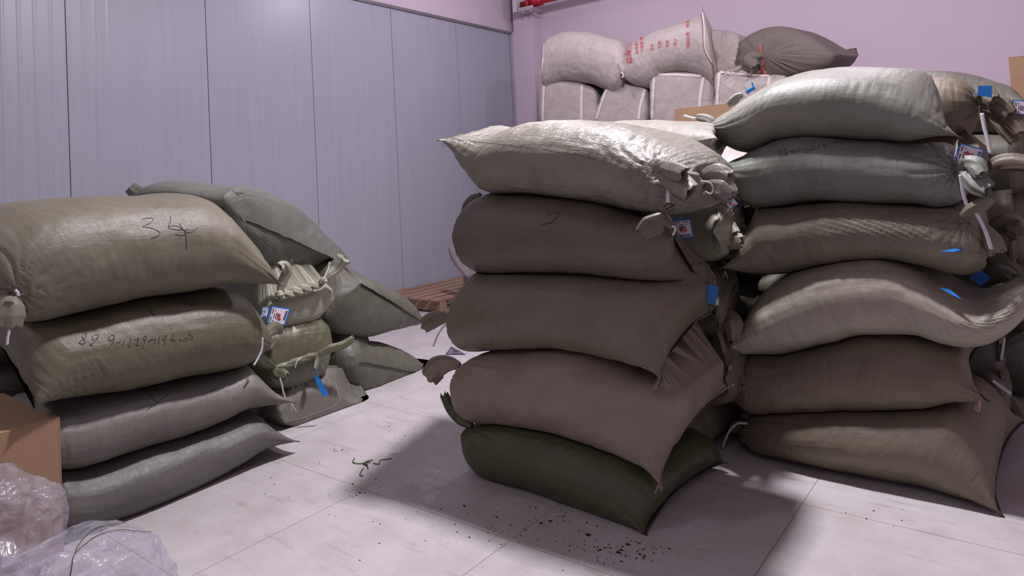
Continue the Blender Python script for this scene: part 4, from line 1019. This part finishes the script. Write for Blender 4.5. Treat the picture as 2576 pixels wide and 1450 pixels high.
def plastic(c, rad, label, seed, floor=0.003):
    r = root('plastic_bag', (c[0], c[1], floor), label, 'bag', 'clear plastic bags at the lower left')
    nu, nv = 90, 110
    th = np.linspace(.04, math.pi-.04, nu); ph = np.linspace(0, 2*math.pi, nv, endpoint=False)
    T_, Pp = np.meshgrid(th, ph, indexing='ij')
    D = np.stack([np.sin(T_)*np.cos(Pp), np.sin(T_)*np.sin(Pp), np.cos(T_)], -1)
    e = np.sign(D)*np.abs(D)**.82
    P = e*np.array(rad)+np.array(c)
    rid = lambda f, s: (1-2*np.abs(noise(D+s*3.1, f, seed+s)))
    n = .040*noise(D, 1.6, seed) + .016*rid(2.6, 1) + .007*rid(5.5, 2) + .002*rid(11, 3)
    P = P + D*n[..., None]
    P[..., 2] = np.maximum(P[..., 2], floor)
    F = grid_faces(nu, nv); F.append(tuple(range(nv))[::-1]); F.append(tuple((nu-1)*nv+j for j in range(nv)))
    o = mesh('film', P.reshape(-1, 3), F, film, r, True)
    BODIES['P%d' % seed] = (BVHTree.FromPolygons([Vector(v) for v in P.reshape(-1, 3)], F), P)
    return r
plastic((-2.80, .69, .20), (.16, .24, .21), 'crumpled clear plastic bag leaning against the cardboard box', 101)
rb = plastic((-2.42, .86, .12), (.20, .25, .14), 'crumpled clear plastic bag on the floor at the bottom left with a green cord', 102)
cg = root('green_cord', (-2.3, .9, .2), 'thin green cord lying over the clear plastic bag', 'cord')
ribbon('strand', [[(345, 1309), (300, 1322), (255, 1326), (215, 1350), (190, 1390), (175, 1450)], [(400, 1344), (350, 1340), (290, 1337), (235, 1355), (205, 1380), (190, 1395)]], 'P102', .0032, simple('green_cord', (.07, .085, .03), .7), cg, lift=.004, step=5)

# ------------------------------------------------------------------ pallet
def wood():
    m, nt, N, L, b = nodes('rough_pallet_wood')
    tc = N.new('ShaderNodeTexCoord'); mp = N.new('ShaderNodeMapping'); mp.inputs['Scale'].default_value = (30, 1.5, 30)
    L.new(tc.outputs['Object'], mp.inputs['Vector'])
    n = N.new('ShaderNodeTexNoise'); n.inputs['Scale'].default_value = 1.5; n.inputs['Detail'].default_value = 6; L.new(mp.outputs['Vector'], n.inputs['Vector'])
    rp = N.new('ShaderNodeValToRGB'); rp.color_ramp.elements[0].position = .3; rp.color_ramp.elements[1].position = .75
    rp.color_ramp.elements[0].color = (.20, .11, .075, 1); rp.color_ramp.elements[1].color = (.36, .23, .17, 1)
    L.new(n.outputs['Fac'], rp.inputs['Fac']); L.new(rp.outputs['Color'], b.inputs['Base Color']); b.inputs['Roughness'].default_value = .8
    return m
wood_m = wood()
r = root('wooden_pallet', (-5.15, 5.9, 0), 'slatted wooden pallet on the floor against the grey metal wall', 'pallet')
px0, px1, pa, pb = -5.66, -4.78, 4.95, 6.9
for i in range(6):
    x = px0 + (px1-px0-.10)*i/5
    boxes('deck_board', [((x, pa, .122), (x+.105, pb, .142))], wood_m, r, .002)
for y in (pa+.05, (pa+pb)/2, pb-.14):
    boxes('bearer', [((px0, y, .022), (px1, y+.09, .121))], wood_m, r, .003)
for i in range(3):
    x = px0 + (px1-px0-.10)*i/2
    boxes('base_board', [((x, pa, .001), (x+.10, pb, .021))], wood_m, r, .002)
# white sack on the pallet whose torn ear shows behind the middle stack
r = root('white_bag', (-4.42, 5.5, 0), 'mauve grey bag with a torn ear standing on the floor behind the middle stack', 'bag')
wp = weave('woven_mauve', (.20, .165, .17), .6, .3)
end_sack('G2', None, (-4.35, 5.35, .42), (0, -1, 0), .7, wp, r, (np.array([-4.35, 5.2, .45]),), seed=97, world=[(-4.42+.33*np.sign(math.cos(t))*abs(math.cos(t))**.7, 5.35, .335+.33*np.sign(math.sin(t))*abs(math.sin(t))**.7) for t in np.linspace(0, 2*math.pi, 24, endpoint=False)], wr=2.)
for i, (pp, ww) in enumerate((([(1180, 695), (1165, 672), (1148, 645), (1132, 622)], [14, 26, 30, 12]), ([(1215, 715), (1190, 690), (1170, 668), (1155, 655)], [14, 34, 34, 14]), ([(1232, 700), (1212, 690), (1190, 680), (1172, 672)], [10, 16, 16, 8]))):
    ear(r, pp, 1, (5.05, 5.15), ww, wp, 6, .35, .2, 110+i)

# ------------------------------------------------------------------ paper tags
G_T = 'blue tags hung on the sacks'
def tagobj(corners, ax, val, label, red=None, paper=True, loop=None, flip=0, tilt=None, text=True, shift=None):
    """corners TL TR BR BL of the blue card in the photo, on the plane through val (ax) facing the viewer."""
    P0 = on(corners[0], ax, val)
    if ax == 1: n = np.array([.25, -.97, 0.])
    else: n = np.array([.95, -.30, .05])
    if tilt is not None: n = np.asarray(tilt, float)
    n = n/np.linalg.norm(n)
    c3 = [onplane(p, P0, n) for p in corners]
    if np.dot(n, cO-P0) < 0: n = -n
    r = root('blue_tag', sum(c3)/4, label, 'tag', G_T)
    def quad(name, u0, v0, u1, v1, lift, mat, th=.0008):
        def at(u, v): return c3[0]*(1-u)*(1-v)+c3[1]*u*(1-v)+c3[2]*u*v+c3[3]*(1-u)*v
        q = [at(u0, v0), at(u1, v0), at(u1, v1), at(u0, v1)]
        V = [p+n*lift for p in q] + [p+n*(lift-th) for p in q]
        return V, [(0, 1, 2, 3), (7, 6, 5, 4), (0, 4, 5, 1), (1, 5, 6, 2), (2, 6, 7, 3), (3, 7, 4, 0)]
    V, F = quad('card', 0, 0, 1, 1, 0, None, .0016); mesh('card', V, F, blue_m, r, False)
    if paper:
        V, F = quad('p', .07, .07, .93, .93, .001, None); mesh('paper_label', V, F, paper_m, r, False)
        if text:
            rr = np.random.RandomState(int(corners[0][0])); V, F = [], []
            def add(u0, v0, u1, v1):
                if flip == 1: u0, v0, u1, v1 = v0, 1-u1, v1, 1-u0
                if flip == 2: u0, v0, u1, v1 = 1-v1, u0, 1-v0, u1
                q, f = quad('', u0, v0, u1, v1, .0018, None, .0004); b = len(V); V.extend(q); F.extend([tuple(b+z for z in x) for x in f])
            for ln, (v0, u0, u1, hgt) in enumerate(((.12, .12, .42, .05), (.12, .58, .88, .05), (.24, .14, .22, .06), (.26, .34, .60, .04), (.26, .72, .85, .03), (.36, .30, .68, .05), (.46, .30, .64, .04), (.56, .34, .6, .03))):
                u = u0
                while u < u1-.02:
                    w_ = .018+.018*rr.rand(); add(u, v0, u+w_, v0+hgt); u += w_+.010
            u = .30
            while u < .84:
                w_ = .008+.014*rr.rand(); add(u, .80, u+w_, .90); u += w_+.008+.008*rr.rand()
            mesh('printing', V, F, print_m, r, False)
    if red: ribbon('red_number', red, None, .0045, stamp_m, r, lift=.003, plane=(P0, n), step=2)
    if loop: cord('loop', [onplane(p, P0+n*.004, n) for p in loop], .0022, blue_m, r, n=16)
    return r
tagobj([(683, 770), (731, 777), (716, 820), (671, 813)], 0, -3.24, 'paper tag with a red number on the pale rolled sack in the second left stack', [[(694, 795), (700, 790), (706, 793)], [(696, 803), (702, 799), (700, 805), (706, 802)], [(698, 790), (703, 797), (705, 806)]], loop=[(671, 800), (664, 797), (660, 790), (662, 780)], flip=1)
tagobj([(660, 773), (677, 772), (672, 800), (655, 800)], 0, -3.27, 'small paper tag tucked behind the other tag on the pale rolled sack')
tagobj([(789, 948), (800, 946), (827, 992), (812, 999)], 0, -3.20, 'plain blue tag dangling below the shiny green sack', paper=False, loop=[(796, 948), (800, 942), (796, 936), (793, 930)])
tagobj([(1690, 554), (1737, 551), (1746, 597), (1698, 604)], 1, 2.62, 'paper tag with red strokes right of the dark brown sack marked 2', [[(1712, 574), (1716, 584), (1717, 585), (1712, 575), (1720, 574)], [(1718, 573), (1721, 579), (1724, 585)], [(1724, 572), (1726, 577), (1728, 582)], [(1714, 580), (1721, 578)]], loop=[(1711, 551), (1706, 543), (1705, 536), (1712, 536), (1714, 550)])
tagobj([(1779, 716), (1809, 721), (1800, 767), (1781, 764)], 1, 2.78, 'plain blue tag beside the stitched tip of the sack marked 2', paper=False, loop=[(1780, 740), (1766, 742), (1756, 746)])
tagobj([(1818, 508), (1846, 498), (1858, 514), (1838, 527)], 1, 3.02, 'paper tag with scribble under the knotted ear of the top middle sack', [[(1834, 508), (1838, 516), (1842, 514)]], text=True)
tagobj([(1135, 872), (1160, 885), (1172, 893), (1120, 893)], 1, 2.62, 'dark edged paper tag lying flat at the left of the middle front stack', flip=0, tilt=(0, -.5, .85))
tagobj([(1789, 898), (1806, 902), (1812, 960), (1794, 940)], 1, 2.86, 'narrow blue tag by the small tied ear low in the middle rear stack', paper=False)
tagobj([(2415, 360), (2478, 376), (2461, 422), (2402, 402)], 1, 3.07, 'paper tag with a red number on the knotted grey green sack, right stack', [[(2428, 383), (2432, 387), (2428, 395)], [(2434, 383), (2437, 388), (2440, 398)], [(2442, 388), (2446, 387), (2442, 399), (2438, 396)]], flip=1)
tagobj([(2461, 216), (2496, 216), (2495, 246), (2459, 240)], 1, 3.74, 'plain blue tag standing up behind the top right sack', paper=False, loop=[(2461, 236), (2452, 236), (2447, 238)])
tagobj([(2547, 251), (2600, 255), (2598, 292), (2549, 287)], 1, 3.82, 'paper tag at the right edge hanging from the beige brown sack behind', [[(2575, 268), (2582, 270), (2576, 274)]], loop=[(2547, 266), (2538, 270), (2527, 267)], flip=1)
tagobj([(2364, 632), (2438, 620), (2434, 624), (2400, 634)], 1, 3.02, 'blue tag seen edge on against the third sack of the right stack', paper=False, tilt=(.2, -.5, .85))
tagobj([(2437, 697), (2466, 677), (2492, 700), (2466, 722)], 1, 3.5, 'deep blue tag tilted on its corner above the pale arched sack', paper=False)
tagobj([(2362, 724), (2390, 728), (2420, 754), (2395, 742)], 1, 3.05, 'blue tag lying on the arched sack of the right stack', paper=False, tilt=(.2, -.6, .75))
tagobj([(2490, 735), (2518, 731), (2516, 741), (2494, 743)], 1, 3.55, 'scrap of blue tag under the folded dark ears at the right', paper=False)
r = root('blue_tag', on((1890, 228), 1, 3.5), 'blue looped tag tie sticking up behind the left slope of the top right sack', 'tag', G_T)
cordpx('loop', [(1878, 234), (1884, 228), (1892, 224), (1898, 220)], 1, 3.5, .010, blue_m, r, flat=.3)
cordpx('loop', [(1898, 220), (1894, 216), (1892, 208)], 1, 3.5, .004, blue_m, r)

# ------------------------------------------------------------------ crumbs and scraps on the floor
crumb_m = simple('dry_tea_crumbs', (.03, .02, .016), .8)
bm = bmesh.new(); rr = np.random.RandomState(5)
def crumb(px, s):
    P = on(px, 2, .0)
    q = [bm.verts.new(Vector(P)+Vector((math.cos(a)*s*(.5+rr.rand()), math.sin(a)*s*(.4+.6*rr.rand()), .0012))) for a in np.linspace(0, 6.283, 6)[:5]+rr.rand()*6]
    t = bm.verts.new(Vector(P)+Vector((0, 0, .0012+s*.5)))
    for i in range(5): bm.faces.new((q[i], q[(i+1) % 5], t))
    bm.faces.new(q[::-1])
for (a, b_, n, sx, sy, s) in ((1380, 1300, 90, 160, 45, .0028), (1570, 1390, 120, 110, 28, .0034), (1240, 1340, 45, 90, 35, .0026), (1050, 1240, 40, 160, 60, .0024), (900, 1240, 18, 30, 12, .003), (1000, 1330, 14, 160, 60, .0024), (860, 1135, 8, 20, 4, .003), (760, 1190, 25, 90, 60, .0022), (1000, 1080, 14, 90, 40, .003), (700, 1250, 14, 120, 60, .0022), (2150, 1300, 6, 150, 30, .003)):
    for k in range(n): crumb((a+rr.randn()*sx*.6, b_+rr.randn()*sy*.6+ (rr.randn()*sx*.0)), s*(.5+1.3*rr.rand()**2))
for p, s in (((1555, 1391), .012), ((1562, 1385), .009), ((1480, 1347), .011), ((1360, 1318), .010), ((1384, 1312), .008), ((1578, 1371), .010), ((1250, 1302), .006), ((1168, 1274), .007), ((905, 1241), .007), ((1510, 1385), .008)): crumb(p, s)
cr = bmobj('tea_crumbs', bm, crumb_m); tag(cr, 'dark dry tea crumbs scattered on the tiles before the middle stack', 'crumbs', kind='stuff')
ts = root('thread_scrap', on((923, 1165), 2, 0), 'tangled green thread scrap on the tiles left of the middle stack', 'thread')
gth = simple('green_thread', (.05, .07, .03), .8)
for pp in ([(892, 1153), (888, 1163), (900, 1167), (914, 1166), (926, 1160), (938, 1158)], [(926, 1160), (924, 1170), (926, 1180)], [(914, 1178), (908, 1188), (906, 1196), (914, 1198)], [(912, 1166), (922, 1172), (920, 1162), (932, 1164)], [(938, 1166), (952, 1168), (958, 1158), (972, 1156), (986, 1154)]):
    cordpx('strand', pp, 2, .004, .0022, gth, ts, n=20)
